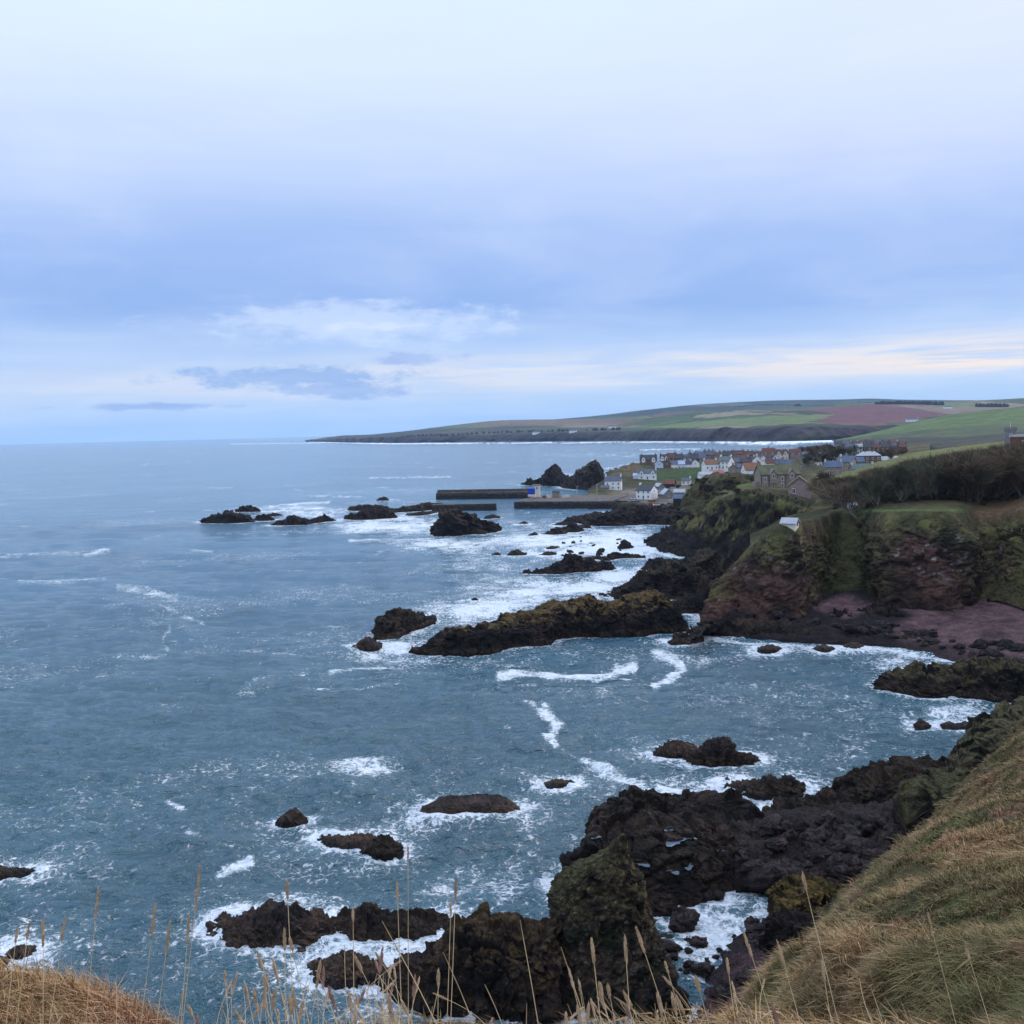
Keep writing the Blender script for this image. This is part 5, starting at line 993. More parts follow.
row('upper ridge terrace', [664, 671.5, 679, 686.5, 694, 702], 464.2, 930, 7.5, ['brown', 'brick', 'brown', 'grey', 'brown', 'grey'], ['dark', 'rust', 'dark', 'slate', 'dark', 'slate'], 5.4, 3.6, (-8, -4), [(-1, 1), (1,)], .35)
row('skyline terrace', [700, 709, 718, 728, 738, 748], 461.2, 1010, 9.2, ['grey', 'brick', 'stone', 'brown', 'grey', 'brown'], ['blue', 'slate', 'rust', 'dark', 'rust', 'rust'], 6, 3.4, (-6, -3, -8), [(-1, 1), (-1, 0, 1)])
row('long dark terrace', [735, 744.5, 754], 467.0, 860, 9.5, ['grey', 'brown', 'brown'], ['slate', 'dark', 'dark'], 4.2, 3.2, (-10, -6), [(-1, 1), (1,)])
row('steep gabled cluster', [757, 763, 769.5, 776], 465.5, 800, 6.0, ['white', 'white', 'grey', 'white'], ['dark', 'blue', 'dark', 'blue'], 4.6, 3.6, (70, -40, 80, -12), [(1,), ()])
row('street behind the stone house', [770, 779, 788, 797], 468.5, 720, 9, ['cream', 'stone', 'grey', 'stone'], ['rust', 'blue', 'slate', 'moss'], 3.8, 3.2, (-8, -4), [(1,), (-1, 1)])
row('red villa row', [768.5, 781.5, 795], 459.5, 900, 11.5, ['pink', 'cream', 'pink'], ['red', 'rust', 'red'], 5.2, 4.0, (-6,), [(0,), (0, 1)], .6)
row('grey row beside the villas', [806, 815.5, 824, 833, 842], 461, 880, 8.5, ['white', 'grey', 'grey', 'stone', 'grey'], ['slate', 'pale', 'slate', 'dark', 'slate'], 4.6, 2.8, (-8, -14, 5), [(1,), (-1,)])
row('dark inland row', [850, 858, 867, 875.5, 884, 893, 902], 453, 900, 8.5, ['grey', 'white', 'brown', 'brick', 'brown', 'brown', 'brick'], ['slate', 'pale', 'dark', 'rust', 'dark', 'dark', 'rust'], 5.0, 3.0, (-8, -14, 4), [(-1, 1), (1,)])
row('back row behind the ridge', [690, 697.5, 705, 712.5, 720, 728, 736, 744, 752, 760], 458.6, 1120, 6.8, ['grey', 'white', 'brown', 'grey', 'stone'], ['slate', 'dark', 'rust', 'slate', 'dark', 'pale', 'rust'], 4.6, 3.0, (-6, 84, -10), [(1,), (-1, 1)])
row('packed row below the skyline', [700, 708, 735, 743, 751, 759, 767], 463.8, 940, 7.0, ['white', 'grey', 'stone', 'grey', 'white'], ['slate', 'dark', 'slate', 'rust', 'dark'], 4.2, 2.8, (-6, 80, -14), [(1,), (-1, 1), ()])
row('lane left of the stone house', [733, 740.5, 748], 472.5, 760, 6.8, ['stone', 'grey', 'white'], ['dark', 'slate', 'dark'], 3.4, 2.6, (-10, 75), [(1,), ()])
row('inland cottages by the bare trees', [802, 810, 818, 826, 834], 466.5, 760, 7.5, ['grey', 'stone', 'white', 'grey'], ['slate', 'dark', 'moss', 'slate', 'pale'], 3.8, 2.8, (-8, 78, -16), [(1,), (-1, 1)])
row('far inland row', [838, 846, 854, 862, 870, 878, 886, 894], 447.5, 1180, 7.0, ['grey', 'brown', 'white', 'brown', 'grey'], ['dark', 'slate', 'dark', 'rust'], 4.6, 2.8, (-8, -12), [(-1, 1), (1,)])
# church tower behind the wood, and the brick hall beside it
tp = pt(1010, 520, 33); tw = empty('church_tower', Vector(tp), R(-20)); tag(tw, 'square dark stone church tower with battlements rising above the wood', 'tower')
MB().box(-2.6, 2.6, -2.6, 2.6, -6, 10.4).build('wall', W['grey'], tw); MB().box(-2.85, 2.85, -2.85, 2.85, 10.4, 11.0).build('cornice', W['grey'], tw)
bt = MB()
for i in range(4):
    for sx, sy in ((1, 0), (-1, 0), (0, 1), (0, -1)):
        c = -2.3 + i * 1.53; bt.box(*( (sx * 2.62 - .2, sx * 2.62 + .2, c - .42, c + .42) if sx else (c - .42, c + .42, sy * 2.62 - .2, sy * 2.62 + .2)), 11.003, 11.85)
bt.build('battlement', W['grey'], tw); fp = MB().tube([(0, 0, 10.9), (0, 0, 14.2)], .07, 6).build('flagpole', M_frame, tw)
for rz, loc in ((0, (0, -2.6, 7.6)), (R(90), (2.6, 0, 7.6)), (R(-90), (-2.6, 0, 7.6))): window(tw, *loc, rz, (1.0, 1, 1.3))
hl = empty('hall', Vector(pt(1030, 500, 34)), R(-4)); tag(hl, 'red brick hall with pale flat roof edge to the right of the church tower', 'hall')
MB().box(-8, 12, -4, 4, -4, 6.2).build('wall', W['brick'], hl); MB().box(-8.4, 12.4, -4.4, 4.4, 6.2, 7.2).build('roof', RM['pale'], hl)
for x in (-5, -1, 3, 7): window(hl, x, -4, 3.8)
# small sheds on the clifftop path and far farmhouses
house('small blue-grey shed on the clifftop path below the wood', 852, 508, 2.4, 2.0, .9, .5, 0, 'blue', 'sky', (0, 0), (), None, name='shed', cat='shed', gwin=False)
for x, y, lb in ((948, 408.5, 'white farmhouse below the dark clump of trees on the far fields'), (912, 421.8, 'small pale farmhouse beside the hedge between plough and green field'), (573, 432.5, 'white far house on the low coast across the water, near its middle'), (536, 434, 'white far house on the low coast across the water, left of the middle one'), (612, 428, 'pale far house on the coast above the dark cliffs')):
    house(lb, x, y, 34 if x > 900 else 30, 14, 7, 5, -8, 'white', 'slate', (3, 2), (1,), 'far farmhouses')

# ------------------------------------------------------------------ harbour
M_quay = rock_material('quay_masonry', 0.9, 0.2)
def hwall(label, a, b, wd, h, par=None, steps=True):
    A = at_z(*a, 0.0); B = at_z(*b, 0.0); d = (B - A)[:2]; Lw = float(np.hypot(*d)); n = 90; m_ = 26
    o = empty('harbour_wall', (A[0], A[1], 0), math.atan2(d[1], d[0])); tag(o, label, 'harbour wall', 'harbour walls')
    def blk(name, x0, x1, y0, y1, z0, z1, tone, parent):
        us = np.linspace(x0, x1, n); prof = [(y0 - .5, z0)] + [(y0 + .35 * t, z0 + (z1 - z0) * t) for t in np.linspace(0, 1, m_)] + [(y0 + .4 + (y1 - y0 - .8) * t, z1 + .02) for t in np.linspace(0, 1, 5)] + [(y1 - .35 * t, z1 + (z0 - z1) * t) for t in np.linspace(0, 1, 8)]
        G = np.array([[(u, y, z) for y, z in prof] for u in us]); V = G.reshape(-1, 3); V = V + (0.4 * fbm(V + 50, 0.5, 4, int(x1)))[:, None] * np.array((0, 1, .5))
        nn = fbm(V, 0.5, 3, 7); crs = (np.floor(V[:, 2] / .8) % 2) * .25; bl = _h(np.floor(V[:, 0] / 1.6).astype(np.int32), np.floor(V[:, 2] / .8).astype(np.int32), np.zeros(len(V), np.int32))
        c = lerpc(np.tile((.030, .025, .024), (len(V), 1)), (.085, .068, .058), sstep(V[:, 2] + nn, 2.2, 4.5)) * (.8 + .4 * bl + crs)[:, None] * tone
        top = sstep(V[:, 2], z1 - .1, z1); c = lerpc(c, np.array((.15, .135, .12)) * tone, top * .8)
        F_ = gridfaces(n, len(prof)); nb = len(V); V = np.vstack([V, G[0].mean(0), G[-1].mean(0)]); c = np.vstack([c, c[0], c[-1]]); k = len(prof)
        tri = np.vstack([F_[:, [0, 2, 1]], F_[:, [0, 3, 2]], [(nb, j, j + 1) for j in range(k - 1)], [(nb + 1, (n - 1) * k + j + 1, (n - 1) * k + j) for j in range(k - 1)]])
        return link(name, np_mesh(name, V, tri, M_quay, False, c), parent)
    blk('wall', 0, Lw, 0, wd, -2, h, 1.0, o)
    if par: blk('parapet', 0, Lw, wd - 1.6, wd, h - .5, h + par, 1.15, o)
    if steps: MB().box(-.3, .3, wd * .5 - .3, wd * .5 + .3, h, h + 1.1).build('bollard', M_door, o).location.x = 2.0
    FOOT.append(np.array([[A[0], A[1], 1.0], [B[0], B[1], 1.0]])); return o
hwall('inner harbour wall, low dark wall ending left of the harbour mouth', (432, 511.5), (496, 510.2), 6, 4.2)
hwall('outer harbour wall, long tall wall with parapet on the seaward side', (436, 499.5), (535, 498.2), 6, 4.8, 2.0)
hwall('main harbour quay, broad dark wall carrying the blue store', (514, 508.8), (612, 508.6), 58, 4.6, None)
hwall('stone quay front below the white three-storey house', (596, 506.5), (640, 507.5), 40, 4.0, None, False)
p = at_d(531.8, 494.3, 655); st_ = empty('harbour_store', Vector(p), R(-6)); tag(st_, 'bright blue store cabin on a white plinth at the end of the quay', 'store')
M_blue = plain('blue_paint', (.01, .045, .46), .5, .08); MB().box(-2.1, 2.1, -1.5, 1.5, 0.003, 3.7).build('cabin', M_blue, st_); MB().box(-2.5, 2.3, -1.7, 1.7, -1.4, 0).build('plinth', W['cream'], st_); MB().box(-2.25, 2.25, -1.65, 1.65, 3.703, 3.9).build('roof', M_blue, st_); put(dr_me, 'door', st_, (.8, -1.5, .05))
p = at_d(537.2, 495.5, 668); st_ = empty('lookout_hut', Vector(p), R(-6)); tag(st_, 'cream lookout hut with flat roof just behind the blue store cabin', 'hut')
MB().box(-1.9, 1.9, -1.8, 1.8, -1, 6.6).build('wall', W['cream'], st_); MB().box(-3.0, 2.2, -2.1, 2.1, 6.6, 7.3).build('roof', W['stone'], st_); window(st_, 0, -1.8, 5.0)
for i, (x, y, wp, hh_, wl, lb) in enumerate([(549, 497, 3.2, 1.7, 'cream', 'stack of pale creels and boxes on the quay, nearest the lookout hut'), (556, 496.5, 4.5, 2.6, 'stone', 'brown stone store in the middle of the quay'), (566, 497, 5, 1.6, 'cream', 'pile of pale boxes on the quay right of the brown store'), (544.5, 497.5, 2.6, 1.4, 'brick', 'small reddish box pile on the quay beside the lookout hut')]):
    p = at_d(x, y, 664); o = empty('quay_store' if i == 1 else 'box_pile', Vector(p)); tag(o, lb, 'store' if i == 1 else 'boxes', 'things stored on the quay')
    m_ = MB(); n = 1 if i == 1 else 5
    if i == 1: gable_wall(-wp / 2, wp / 2, 1.6, hh_, 1.1, -1).build('wall', W[wl], o); roof_mb(-wp / 2, wp / 2, 1.6, hh_, 1.1, .2, .15).build('roof', RM['dark'], o)
    else:
        for k in range(n):
            x0 = -wp / 2 + wp * k / n; m_.box(x0, x0 + wp / n * .9, -.6, .6, -.6, hh_ * random.uniform(.4, 1))
        m_.build('boxes', W[wl], o)
for x, D, h_ in ((577, 690, 6.5), (597, 700, 7.5)):
    p = at_d(x, 430 + 45.2 / D * F, D); o = tag(MB().tube([(0, 0, -1), (0, 0, h_)], .09, 6).tube([(0, 0, h_), (.9, 0, h_ + .2)], .06, 6).box(.7, 1.2, -.15, .15, h_ + .1, h_ + .25).build('lamp_post', M_frame), f'thin lamp post on the quay, {"seaward one" if x < 580 else "one nearer the white house"} of two', 'lamp post', 'quay lamp posts'); o.location = Vector(p)
M_tyre = plain('rubber', (.02, .02, .02), .8)
def car(label, px, py, yaw, col, D=None):
    p = hit(px, py) or Vector(at_d(px, py, 640)); o = empty('parked_car', p, R(yaw)); tag(o, label, 'car', 'cars parked behind the harbour')
    MB().prism([(-2.1, -.85, .3), (2.1, -.85, .3), (2.1, -.85, .75), (1.2, -.85, .9), (-1.9, -.85, .95), (-2.1, -.85, .8)], (0, 1.7, 0)).build('body', plain('car_paint', col, .35, .03, 1, 0, .5), o)
    MB().prism([(-1.75, -.76, .952), (.95, -.76, .91), (.35, -.70, 1.45), (-1.3, -.70, 1.45)], (0, 1.46, 0)).build('cabin', M_pane, o)
    for x in (-1.3, 1.3):
        for y in (-.86, .66): MB().tube([(x, y, .32), (x, y + .2, .32)], .32, 12).build('wheel', M_tyre, o)
car('red car at the left end of the harbour parking row', 651, 505.6, 8, (.5, .03, .03)); car('white car in the harbour parking row between two red ones', 656.8, 505.8, 8, (.7, .7, .72)); car('dark red car at the right end of the harbour parking row', 663, 506, 8, (.25, .03, .03))
car('silver car parked by itself left of the big white harbour house', 631, 501.8, -5, (.5, .5, .52)); car('white car parked behind the silver one', 634.5, 499.4, -10, (.7, .7, .7)); car('grey car in front of the stone hut', 669, 505.2, 20, (.2, .21, .24)); car('white car near the dark shed', 675.5, 499, -60, (.7, .7, .72))
p = hit(652, 501.5); o = empty('fishing_boat', p, R(12)); tag(o, 'small ochre fishing boat standing on the hard in front of the big white house', 'boat')
hb = MB(); secs = [(-2.8, .9, 1.2), (-1, 1.15, 1.15), (1, 1.05, 1.25), (2.4, .5, 1.5), (3.0, .06, 1.7)]
for x, w_, h_ in secs: hb.v += [(x, -w_, h_), (x, -w_ * .75, .35), (x, 0, .1), (x, w_ * .75, .35), (x, w_, h_)]
for i in range(4):
    for j in range(4): hb.f.append((i * 5 + j, i * 5 + j + 1, i * 5 + 6 + j, i * 5 + 5 + j))
    hb.f.append((i * 5, i * 5 + 5, i * 5 + 9, i * 5 + 4))
hb.f.append((0, 4, 3, 2, 1)); hb.build('hull', plain('ochre_paint', (.38, .20, .05), .6), o); MB().box(-1.8, -.2, -.6, .6, 1.2, 2.6).build('wheelhouse', M_frame, o); MB().tube([(.6, 0, 1.2), (.6, 0, 4.2)], .05, 5).build('mast', M_door, o)

# ------------------------------------------------------------------ trees
M_bark = plain('bark', (.15, .13, .105), .9, .3, 2.0); M_twig = plain('bare_twigs', (.130, .092, .062), .9, .35, .35, 0, .1); M_twig2 = plain('mossy_twigs', (.085, .084, .055), .9, .35, .35, 0, .1); M_ever = plain('evergreen_leaves', (.020, .030, .014), .8, .4, .6, 0, .15); M_bush = plain('bramble_leaves', (.050, .040, .026), .9, .4, .5, 0, .1)
def bare_tree(seed, mt_, nt=1500, spread=.36):
    r = random.Random(seed); m_ = MB(); ends = []
    def grow(p, d, L, rad, lv):
        pts = [p]; q = np.array(p, float); dd = np.array(d, float)
        for k in range(3): dd = dd + np.array([r.gauss(0, .12), r.gauss(0, .12), .06]); dd /= np.linalg.norm(dd); q = q + dd * L / 3; pts.append(tuple(q))
        m_.tube(pts, [rad, rad * .85, rad * .7, rad * .5], 5 if lv < 2 else 3)
        if lv >= 1: ends.extend([(pts[2], dd.copy(), L), (pts[3], dd.copy(), L)])
        if lv < 3:
            for j in range(4 if lv == 0 else 3):
                a = r.uniform(0, 6.28); t = spread + r.uniform(0, .5); nd = dd * math.cos(t) + np.array([math.cos(a), math.sin(a), .1]) * math.sin(t); nd /= np.linalg.norm(nd)
                grow(pts[3] if j < 3 else pts[2], nd, L * r.uniform(.55, .8), rad * .5, lv + 1)
    grow((0, 0, -.3), (0, 0, 1), .36, .020, 0)
    tr = m_.mesh('trunk', M_bark); V = []; Fc = []
    zt = max(e[0][2] for e in ends)
    for i in range(nt):
        p, d, L = ends[r.randrange(len(ends))]; d = d + np.array([r.gauss(0, .6), r.gauss(0, .6), r.gauss(.15, .5)]); d /= np.linalg.norm(d); l = r.uniform(.05, .14); w_ = r.uniform(.0022, .0048)
        s_ = np.cross(d, (r.random(), r.random(), r.random())); s_ /= np.linalg.norm(s_); p = np.array(p) + d * r.uniform(0, .08); b = len(V); V += [p - s_ * w_, p + s_ * w_, p + d * l]; Fc.append((b, b + 1, b + 2))
    V = np.array(V); cr = np_mesh('crown', V, np.array(Fc), mt_, False); return tr, cr, max(zt, 1e-3) + .08
def leafy(seed, mt_, n=1800, asp=.8):
    r = np.random.default_rng(seed); cl = r.normal(0, .26, (16, 3)) * (1, 1, asp) + (0, 0, .5); cl[:, 2] = np.clip(cl[:, 2], .2, .85)
    k = r.integers(0, 16, n); P = cl[k] + r.normal(0, .10, (n, 3)); P[:, 2] = np.abs(P[:, 2]); a = r.normal(0, 1, (n, 3)); a /= np.linalg.norm(a, axis=1, keepdims=True); b = np.cross(a, r.normal(0, 1, (n, 3))); b /= np.linalg.norm(b, axis=1, keepdims=True); s_ = r.uniform(.015, .035, (n, 1))
    V = np.stack([P - a * s_, P + b * s_, P + a * s_, P - b * s_], 1).reshape(-1, 3); cr = np_mesh('crown', V, np.arange(4 * n).reshape(-1, 4), mt_, False); return MB().tube([(0, 0, -.2), (0, 0, .3), (.05, .02, .6)], [.05, .04, .02], 6).mesh('trunk', M_bark), cr, 1.0
KB = [bare_tree(i, M_twig if i % 2 else M_twig2, 1700) for i in range(6)]; KE = [leafy(50 + i, M_ever) for i in range(3)]; KU = [leafy(70 + i, M_bush, 2200, .6) for i in range(3)]
def tree(name, kind, p, h, label, cat, group, wide=1.0):
    tr, cr, z = kind; o = empty(name, p, random.uniform(0, 6.28)); tag(o, label, cat, group); s = h / z
    for nm, me in (('trunk', tr), ('crown', cr)):
        q = bpy.data.objects.new(nm, me); C.objects.link(q); q.parent = o; q.scale = (s * wide, s * wide, s)
gv = BVHTree.FromPolygons([tuple(v) for v in TERR[0][0].tolist()], [tuple(q) for q in TERR[0][1].tolist()])
def ground(x, y): r = gv.ray_cast(Vector((x, y, 200)), Vector((0, 0, -1))); return r[0]
skyl = [(790, 500), (822, 492), (840, 483), (860, 476), (885, 468), (930, 461), (960, 456), (1000, 449), (1040, 443), (1150, 433)]
cnt = 0; tries = 0
while cnt < 240 and tries < 4000:
    tries += 1; px_t = random.uniform(824, 1085); D = 288 + 120 * random.random() ** 1.3
    if px_t < 858 and D < 322: continue
    q = pt(px_t, D, 27); g = ground(q[0], q[1])
    if g is None: continue
    ys = np.interp(px_t, [a for a, b in skyl], [b for a, b in skyl]) + random.uniform(-5, 4); zt = at_d(px_t, ys, D)[2]; h = min(zt - g.z, random.uniform(9.5, 14.0))
    if h < 3.0: continue
    tree('bare_tree', KB[random.randrange(6)], g - Vector((0, 0, .2)), h, 'leafless tree in the dense dark wood on the cliff top', 'tree', 'trees of the clifftop wood', random.uniform(1.0, 1.5)); cnt += 1
for i in range(60):
    px_t = random.uniform(835, 1075); D = random.uniform(286, 300) + (26 if px_t < 858 else 0); q = pt(px_t, D, 27); g = ground(q[0], q[1])
    if g: tree('bramble_bush', KU[i % 3], g - Vector((0, 0, .3)), random.uniform(1.0, 2.2), 'dark bramble bush along the foot of the clifftop wood', 'bush', 'bushes along the wood edge', 1.5)
def vt(px, py, D, h, kind, lb, wide=1.0, grp='trees among the village houses'): tree('bare_tree' if kind is KB else 'evergreen_tree' if kind is KE else 'bare_bush', kind[random.randrange(len(kind))], Vector(at_d(px, py, D)) - Vector((0, 0, .3)), h, lb, 'tree', grp, wide)
vt(825, 489, 440, 8.5, KU, 'broad reddish-brown leafless tree beside the stone outbuilding', 1.15); vt(829, 490, 430, 4.5, KE, 'dark evergreen in front of the broad reddish tree', 1.2); vt(838, 489, 415, 3.5, KE, 'dark evergreen at the left end of the wood', 1.3)
vt(892, 463, 640, 9.5, KB, 'lone bare tree on the grass slope right of the hipped house', 1.1); vt(798, 492, 415, 2.2, KE, 'round dark shrub on the drive right of the outbuilding', 1.5)
vt(818, 461, 760, 12, KB, 'tall bare tree standing among grey roofs left of the blue slate houses', 1.3); vt(828, 464, 720, 10, KU, 'brown crowned tree below the tall bare one in the village', 1.3); vt(808, 465, 740, 8, KE, 'dark evergreen behind the big stone house roof', 1.2); vt(840, 458, 800, 9, KU, 'rounded brown tree right of the grey roofed row', 1.5); vt(852, 455, 840, 9, KB, 'bare tree above the deep blue roofs', 1.5)
for i in range(34):
    x = random.uniform(800, 906); D = random.uniform(780, 1050); y = 430 + 0; q = pt(x, D, 19.5); tree('bare_tree', (KB + KU + KE)[random.randrange(12)], Vector(q) - Vector((0, 0, .5)), random.uniform(5.5, 9), 'dark tree among the crowded roofs at the inland side of the village', 'tree', 'dark trees inland of the village', 1.5)
for i in range(40):
    x = random.uniform(690, 742) if i % 2 else random.uniform(655, 740); D = random.uniform(560, 640) if i % 2 else random.uniform(735, 760); 
    g = hit(x, random.uniform(474, 492) if i % 2 else random.uniform(486, 497))
    if g: tree('bramble_bush', KU[i % 3], g - Vector((0, 0, .2)), random.uniform(1.0, 2.4), 'low brown scrub bush on the banks around the village', 'bush', 'scrub on the village banks', 1.6)
# far tree belts: read as one mass each
M_far = plain('far_conifers', (.016, .024, .018), .9, .3, .05)
def belt(label, pts, n, h, seed):
    r = np.random.default_rng(seed); Vs = []; Fs = []; nb = 0; m0 = bould[0]
    for i in range(n):
        t = r.random() * (len(pts) - 1); k = int(t); a, b = pts[k], pts[min(k + 1, len(pts) - 1)]; u = t - k; g = hit(a[0] + (b[0] - a[0]) * u, a[1] + (b[1] - a[1]) * u)
        if g is None: continue
        g = np.array(g) + (r.normal(0, 6), r.uniform(0, 60), -1); hh_ = h * r.uniform(.5, 1.0); w_ = hh_ * .42
        nu, nv = 6, 8; z = np.array([0, .12, .4, .7, .9, 1.0]); rr_ = np.array([.1, .8, 1, .75, .4, .02]); th = np.linspace(0, 2 * math.pi, nv, endpoint=False)
        G = np.stack([rr_[:, None] * np.cos(th) * w_, rr_[:, None] * np.sin(th) * w_, z[:, None] * hh_ * np.ones(nv)], -1) + r.normal(0, .12, (nu, nv, 3)) * w_ + g
        Vs.append(G.reshape(-1, 3)); Fs.append(gridfaces(nu, nv, True) + nb); nb += nu * nv
    if Vs: tag(link('treeline', np_mesh('treeline', np.vstack(Vs), np.vstack(Fs)[:, ::-1], M_far, False)), label, 'trees', 'far woods', 'stuff')
belt('dark wood on the skyline above the ploughed field', [(880, 404.5), (900, 404), (925, 404.5), (944, 405)], 240, 19, 1)
belt('small dark wood on the skyline at the far right', [(982, 407), (995, 407), (1009, 407)], 90, 19, 2)
belt('thin dark strip of trees on the skyline left of the ploughed field', [(735, 407), (760, 405.2), (782, 405.5), (803, 406)], 170, 12, 3)
belt('scattered trees along the skyline above the dark wood', [(858, 402.5), (870, 402.8), (884, 403)], 40, 12, 4)
belt('scattered trees along the crest at the right edge', [(1000, 398.6), (1010, 398.4), (1023, 398)], 16, 16, 5)
belt('hedgerow trees along the low coast across the water', [(360, 440), (390, 439), (420, 436.5), (450, 436), (500, 433), (560, 431.5), (620, 430)], 160, 14, 6)

# ------------------------------------------------------------------ air
hz = MB().box(-22000, 26000, -60, 31000, -8, 420).v; hb_ = MB(); hb_.box(-24000, 27000, -80, 31000, -8, 420)
mh = bpy.data.materials.new('haze'); mh.use_nodes = True; t = NT(mh.node_tree)
for n in list(t.n): t.n.remove(n)
ou = t.node('ShaderNodeOutputMaterial'); pv = t.node('ShaderNodeVolumePrincipled', inp={'Color': (.50, .72, 1.0, 1), 'Density': HAZE, 'Anisotropy': 0.0}); t.l.new(pv.outputs[0], ou.inputs['Volume'])
tag(hb_.build('haze', mh), kind='stuff')

# ------------------------------------------------------------------ grass on the near slope (uncountable) and the tall dead stalks at the lip
def grass_mat():
    mt, t, bs = new_mat('dry_grass'); at = t.node('ShaderNodeAttribute', attribute_name='col').outputs['Color']
    t.l.new(at, bs.inputs['Base Color']); bs.inputs['Roughness'].default_value = 0.75; bs.inputs['Specular IOR Level'].default_value = 0.2
    return mt
M_grass = grass_mat()
def blades(name, P, Ng, Lb, wb, col, lean, label):
    n = len(P); r = np.random.default_rng(len(P)); a = r.uniform(0, 2 * math.pi, n); side = np.stack([np.cos(a), np.sin(a), 0 * a], 1)
    up = Ng * 0.5 + np.array([0, 0, .45]) + lean + r.normal(0, .42, (n, 3)); up /= np.linalg.norm(up, axis=1, keepdims=True)
    bend = lean * 0.9 + r.normal(0, .45, (n, 3)); bend[:, 2] = -np.abs(bend[:, 2]) - .15
    b0 = P - side * wb[:, None]; b1 = P + side * wb[:, None]; m_ = P + up * (Lb * .55)[:, None]; m0 = m_ - side * (wb * .8)[:, None]; m1 = m_ + side * (wb * .8)[:, None]; tip = P + (up * 1.0 + bend * .45) * Lb[:, None]
    V = np.stack([b0, b1, m0, m1, tip], 1).reshape(-1, 3); o = (np.arange(n) * 5)[:, None]
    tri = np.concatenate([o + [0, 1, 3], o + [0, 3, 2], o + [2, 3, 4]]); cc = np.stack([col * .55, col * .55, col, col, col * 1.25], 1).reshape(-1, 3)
    return tag(link(name, np_mesh(name, V, tri, M_grass, False, np.clip(cc, 0, 1))), label, 'grass', kind='stuff')
Vt = Vn[Fn]; ar = np.linalg.norm(np.cross(Vt[:, 2] - Vt[:, 0], Vt[:, 3] - Vt[:, 1]), axis=1) * .5; cen = Vt.mean(1)
px, py = proj(cen); dist = np.linalg.norm(cen - (0, 0, H), axis=1); nzf = Nn[Fn].mean(1)[:, 2]
ok = (px > -60) & (px < 1110) & (py < 1180) & (py > 690) & (cen[:, 1] > 1.2) & (cen[:, 2] > 8 + 2.0 * fbm(cen, 0.3, 3, 210)) & ((nzf > 0.40 + 0.12 * fbm(cen, 0.4, 3, 211)) | (cen[:, 1] < 36))
wgt = ar * ok * np.minimum(1, (7.0 / dist)) ** 1.75 * np.where((cen[:, 1] < 6.5) & (cen[:, 0] < -.8), 5.0, 1.0); wgt /= wgt.sum(); NB = 520000
fi = rng.choice(len(Fn), NB, p=wgt); a, b = rng.random(NB), rng.random(NB)
q = Vt[fi]; Pg = (q[:, 0] * ((1 - a) * (1 - b))[:, None] + q[:, 1] * (a * (1 - b))[:, None] + q[:, 2] * (a * b)[:, None] + q[:, 3] * ((1 - a) * b)[:, None])
Ng = Nn[Fn[fi, 0]]; dg = np.linalg.norm(Pg - (0, 0, H), axis=1)
colg = near_colour(Pg) * (rng.uniform(.5, 1.55, NB) * (.55 + .6 * sstep(fbm(Pg, 1.3, 3, 220), -.3, .3)))[:, None]; colg = lerpc(colg, (.30, .22, .12), (rng.random(NB) < .12) * .7)
clump = sstep(fbm(Pg, 1.3, 3, 220), -.3, .4); Lb = (0.06 + 0.44 * clump) * rng.uniform(.6, 1.4, NB) * np.clip(dg / 13, .30, 1.0); wb = np.maximum(.0022, dg * .00042) * rng.uniform(.6, 1.3, NB)
ln = np.stack([-0.35 + 0.7 * fbm(Pg, .5, 3, 221), -.15 + .6 * fbm(Pg, .5, 3, 222), 0 * Lb], 1)
blades('slope_grass', Pg - Ng * .02, Ng, Lb, wb, colg, ln, 'matted straw and green grass covering the slope in the corner')

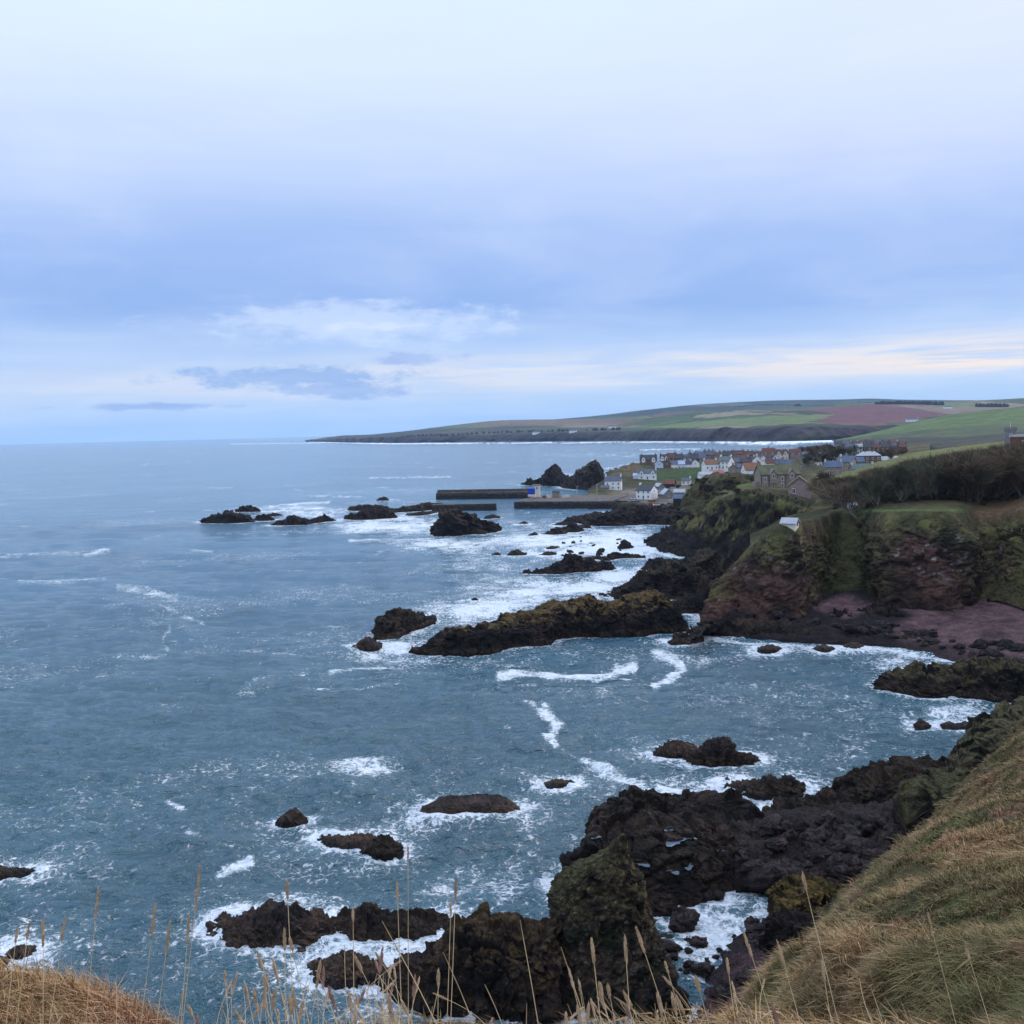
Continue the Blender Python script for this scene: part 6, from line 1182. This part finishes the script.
M_stalk = plain('dead_stalk', (.46, .34, .19), .7, .2, 6.0, 0, .2); M_seed = plain('seed_head', (.36, .25, .15), .85, .25, 40.0, .001, .1); M_seedp = plain('seed_head_purple', (.24, .14, .11), .85, .25, 40.0, .001, .1)
def stalk(label, tip, D, base_dx, hl, bend=0.0, purple=False, rad=.0010, thick=.0036, group='tall dry grass stalks at the cliff edge'):
    T = at_d(tip[0], tip[1], D); B = np.array([T[0] + base_dx * D / F, D - .25, 0]); g = near_bvh.ray_cast(Vector((B[0], B[1], 60)), Vector((0, 0, -1)))[0]; B[2] = (g.z if g else 48) - .03
    n = 14; pts = []; ax = np.array([bend, 0, 0])
    for i in range(n):
        t = i / (n - 1); p = B + (T - B) * t; p[0] += (bend * D / F) * math.sin(math.pi * t); p[2] += abs(bend) * D / F * .35 * math.sin(math.pi * t); pts.append(p)
    o = empty('grass_stalk', Vector(B)); tag(o, label, 'grass stalk', group); L_ = hl * D / F
    m_ = MB().tube([p - B for p in pts], [rad * (1.25 - .6 * i / n) for i in range(n)], 5); m_.build('stem', M_stalk, o, True)
    if hl > 0:
        P = np.array(pts) - B; dirv = P[-1] - P[-3]; dirv /= np.linalg.norm(dirv); s = MB(); k = max(8, int(hl * 1.1))
        side = np.cross(dirv, (0, 1, 0)); side /= np.linalg.norm(side); oth = np.cross(dirv, side)
        for i in range(k * 3):
            t = random.random(); a_ = random.uniform(0, 6.28); w_ = thick * (math.sin(math.pi * min(1, t * .85 + .12)) ** .7); c = P[-1] - dirv * L_ * (1 - t); dd = (side * math.cos(a_) + oth * math.sin(a_)); q0 = c + dd * w_ * .25; q1 = c + dd * w_ + dirv * .008 * random.uniform(.6, 1.5)
            s.tube([q0, (q0 + q1) / 2 + dd * .0006, q1], [.0004, .0013, .0002], 3)
        s.tube([P[-1] - dirv * L_, P[-1] - dirv * L_ * .5, P[-1]], [.0008, thick * .45, .0005], 6); s.build('seed_head', M_seedp if purple else M_seed, o)
    if random.random() < .55:
        k_ = random.randrange(2, 8); b0 = pts[k_] - B; sg = random.choice((-1, 1)); l_ = random.uniform(.06, .15); lf = [b0 + np.array((sg * l_ * t, 0, l_ * (1.3 * t - 1.6 * t * t))) for t in (0, .3, .6, .85, 1.0)]
        MB().tube(lf, [.0012, .0018, .0015, .001, .0003], 3).build('leaf', M_stalk, o)
GS = 'tall dry grass stalks at the cliff edge'
hero = [((98, 890), 2.6, 2, 30, 0, 'straight stalk with slim seed head, tallest at the far left'), ((155.5, 905), 2.5, -8, 34, 0, 'stalk with long pale seed head, between the far left one and the tallest'), ((200, 866), 2.4, -14, 46, 0, 'tallest stalk of all, long leaning seed head over open water'),
        ((170, 923), 2.3, -10, 32, 0, 'stalk whose seed head hangs just below left of the tallest one'), ((189, 917), 2.5, 4, 26, 0, 'upright stalk just left under the tallest seed head'), ((43, 921), 2.2, 22, 26, 5, 'left leaning stalk over the rock in surf at the far left'), ((29, 924), 2.4, 6, 16, 0, 'short stalk near the left edge above the brown mound'), ((65, 918), 2.6, -3, 24, 0, 'thin stalk with blurred head right of the left leaning one'),
        ((17, 930), 2.5, 10, 14, 0, 'leftmost short stalk against the surf'), ((287, 883), 2.2, 40, 17, -4, 'stalk with nodding head above the broad brown rock'), ((397, 885), 2.3, 14, 16, 0, 'thin stalk with small head above the long dark rock'), ((456, 880), 2.4, -8, 20, 0, 'single upright stalk with dark head in open water right of the rocks', True), ((353, 910), 2.3, 12, 12, 0, 'stalk with tiny head on the long dark rock'),
        ((451, 904), 2.6, -6, 12, 0, 'short stalk just under the dark headed one'), ((520, 920), 2.0, 34, 0, 6, 'bare stem curving down across the black rock mass'), ((382, 921), 1.6, 122, 0, 46, 'long arched stem sweeping from the rocks down to the right'), ((592, 943), 1.8, 24, 22, 0, 'stalk with stout seed head in front of the stack'), ((561, 947), 1.7, 78, 0, 14, 'long bare stem slanting down in front of the stack foot'),
        ((625, 938), 2.0, 24, 26, -8, 'stalk with two-part head crossing the stack foot'), ((637, 930), 2.0, 54, 24, 10, 'slanting stalk with pale head at the right side of the stack'), ((778, 943), 2.1, 34, 26, 4, 'stalk with jointed pale head at the foot of the grass slope'), ((803, 876), 1.9, 62, 16, 0, 'long leaning stem with highest tip on the grass slope'), ((822, 964), 2.2, 2, 18, 0, 'upright short stalk on the lower slope'),
        ((966, 948), 2.2, 36, 12, 0, 'leaning stalk with pale tip on the right part of the slope'), ((928, 914), 3.4, 6, 16, 0, 'faint thin stalk half way up the slope'), ((745, 936), 2.1, 46, 22, 6, 'stalk with head over the reddish cove stones'), ((727, 960), 2.2, 4, 14, 0, 'thin upright stalk over the cove stones'), ((870, 985), 1.9, 30, 0, 10, 'short bent stem beside the upright one on the slope'), ((408, 848), 3.2, 2, 12, 0, 'faintest stalk, its small head standing highest in mid picture')]
for hrow in hero:
    (tip, D, dxb, hl, bd, lb), pu = hrow[:6], len(hrow) > 6; stalk(lb + '', tip, D, dxb, hl, bd, pu, group=GS)
for i in range(150):
    u = random.random(); x = random.gauss(330, 75) if u < .58 else random.uniform(0, 1000) if u > .86 else random.uniform(560, 780); D = random.uniform(1.7, 3.0)
    y = 1012 - abs(random.gauss(0, 34)) if x < 480 and x > 200 else 1022 - abs(random.gauss(0, 24)) if x < 820 else 1030 - abs(random.gauss(0, 20))
    stalk('slim dry grass stalk in the crowd along the bottom of the view', (x, y), D, random.uniform(-26, 60), random.choice((0, 0, 12, 18, 24, 16)), random.gauss(4, 17), random.random() < .2, .0009, random.uniform(.0028, .0046))
# thin blades between the stalks
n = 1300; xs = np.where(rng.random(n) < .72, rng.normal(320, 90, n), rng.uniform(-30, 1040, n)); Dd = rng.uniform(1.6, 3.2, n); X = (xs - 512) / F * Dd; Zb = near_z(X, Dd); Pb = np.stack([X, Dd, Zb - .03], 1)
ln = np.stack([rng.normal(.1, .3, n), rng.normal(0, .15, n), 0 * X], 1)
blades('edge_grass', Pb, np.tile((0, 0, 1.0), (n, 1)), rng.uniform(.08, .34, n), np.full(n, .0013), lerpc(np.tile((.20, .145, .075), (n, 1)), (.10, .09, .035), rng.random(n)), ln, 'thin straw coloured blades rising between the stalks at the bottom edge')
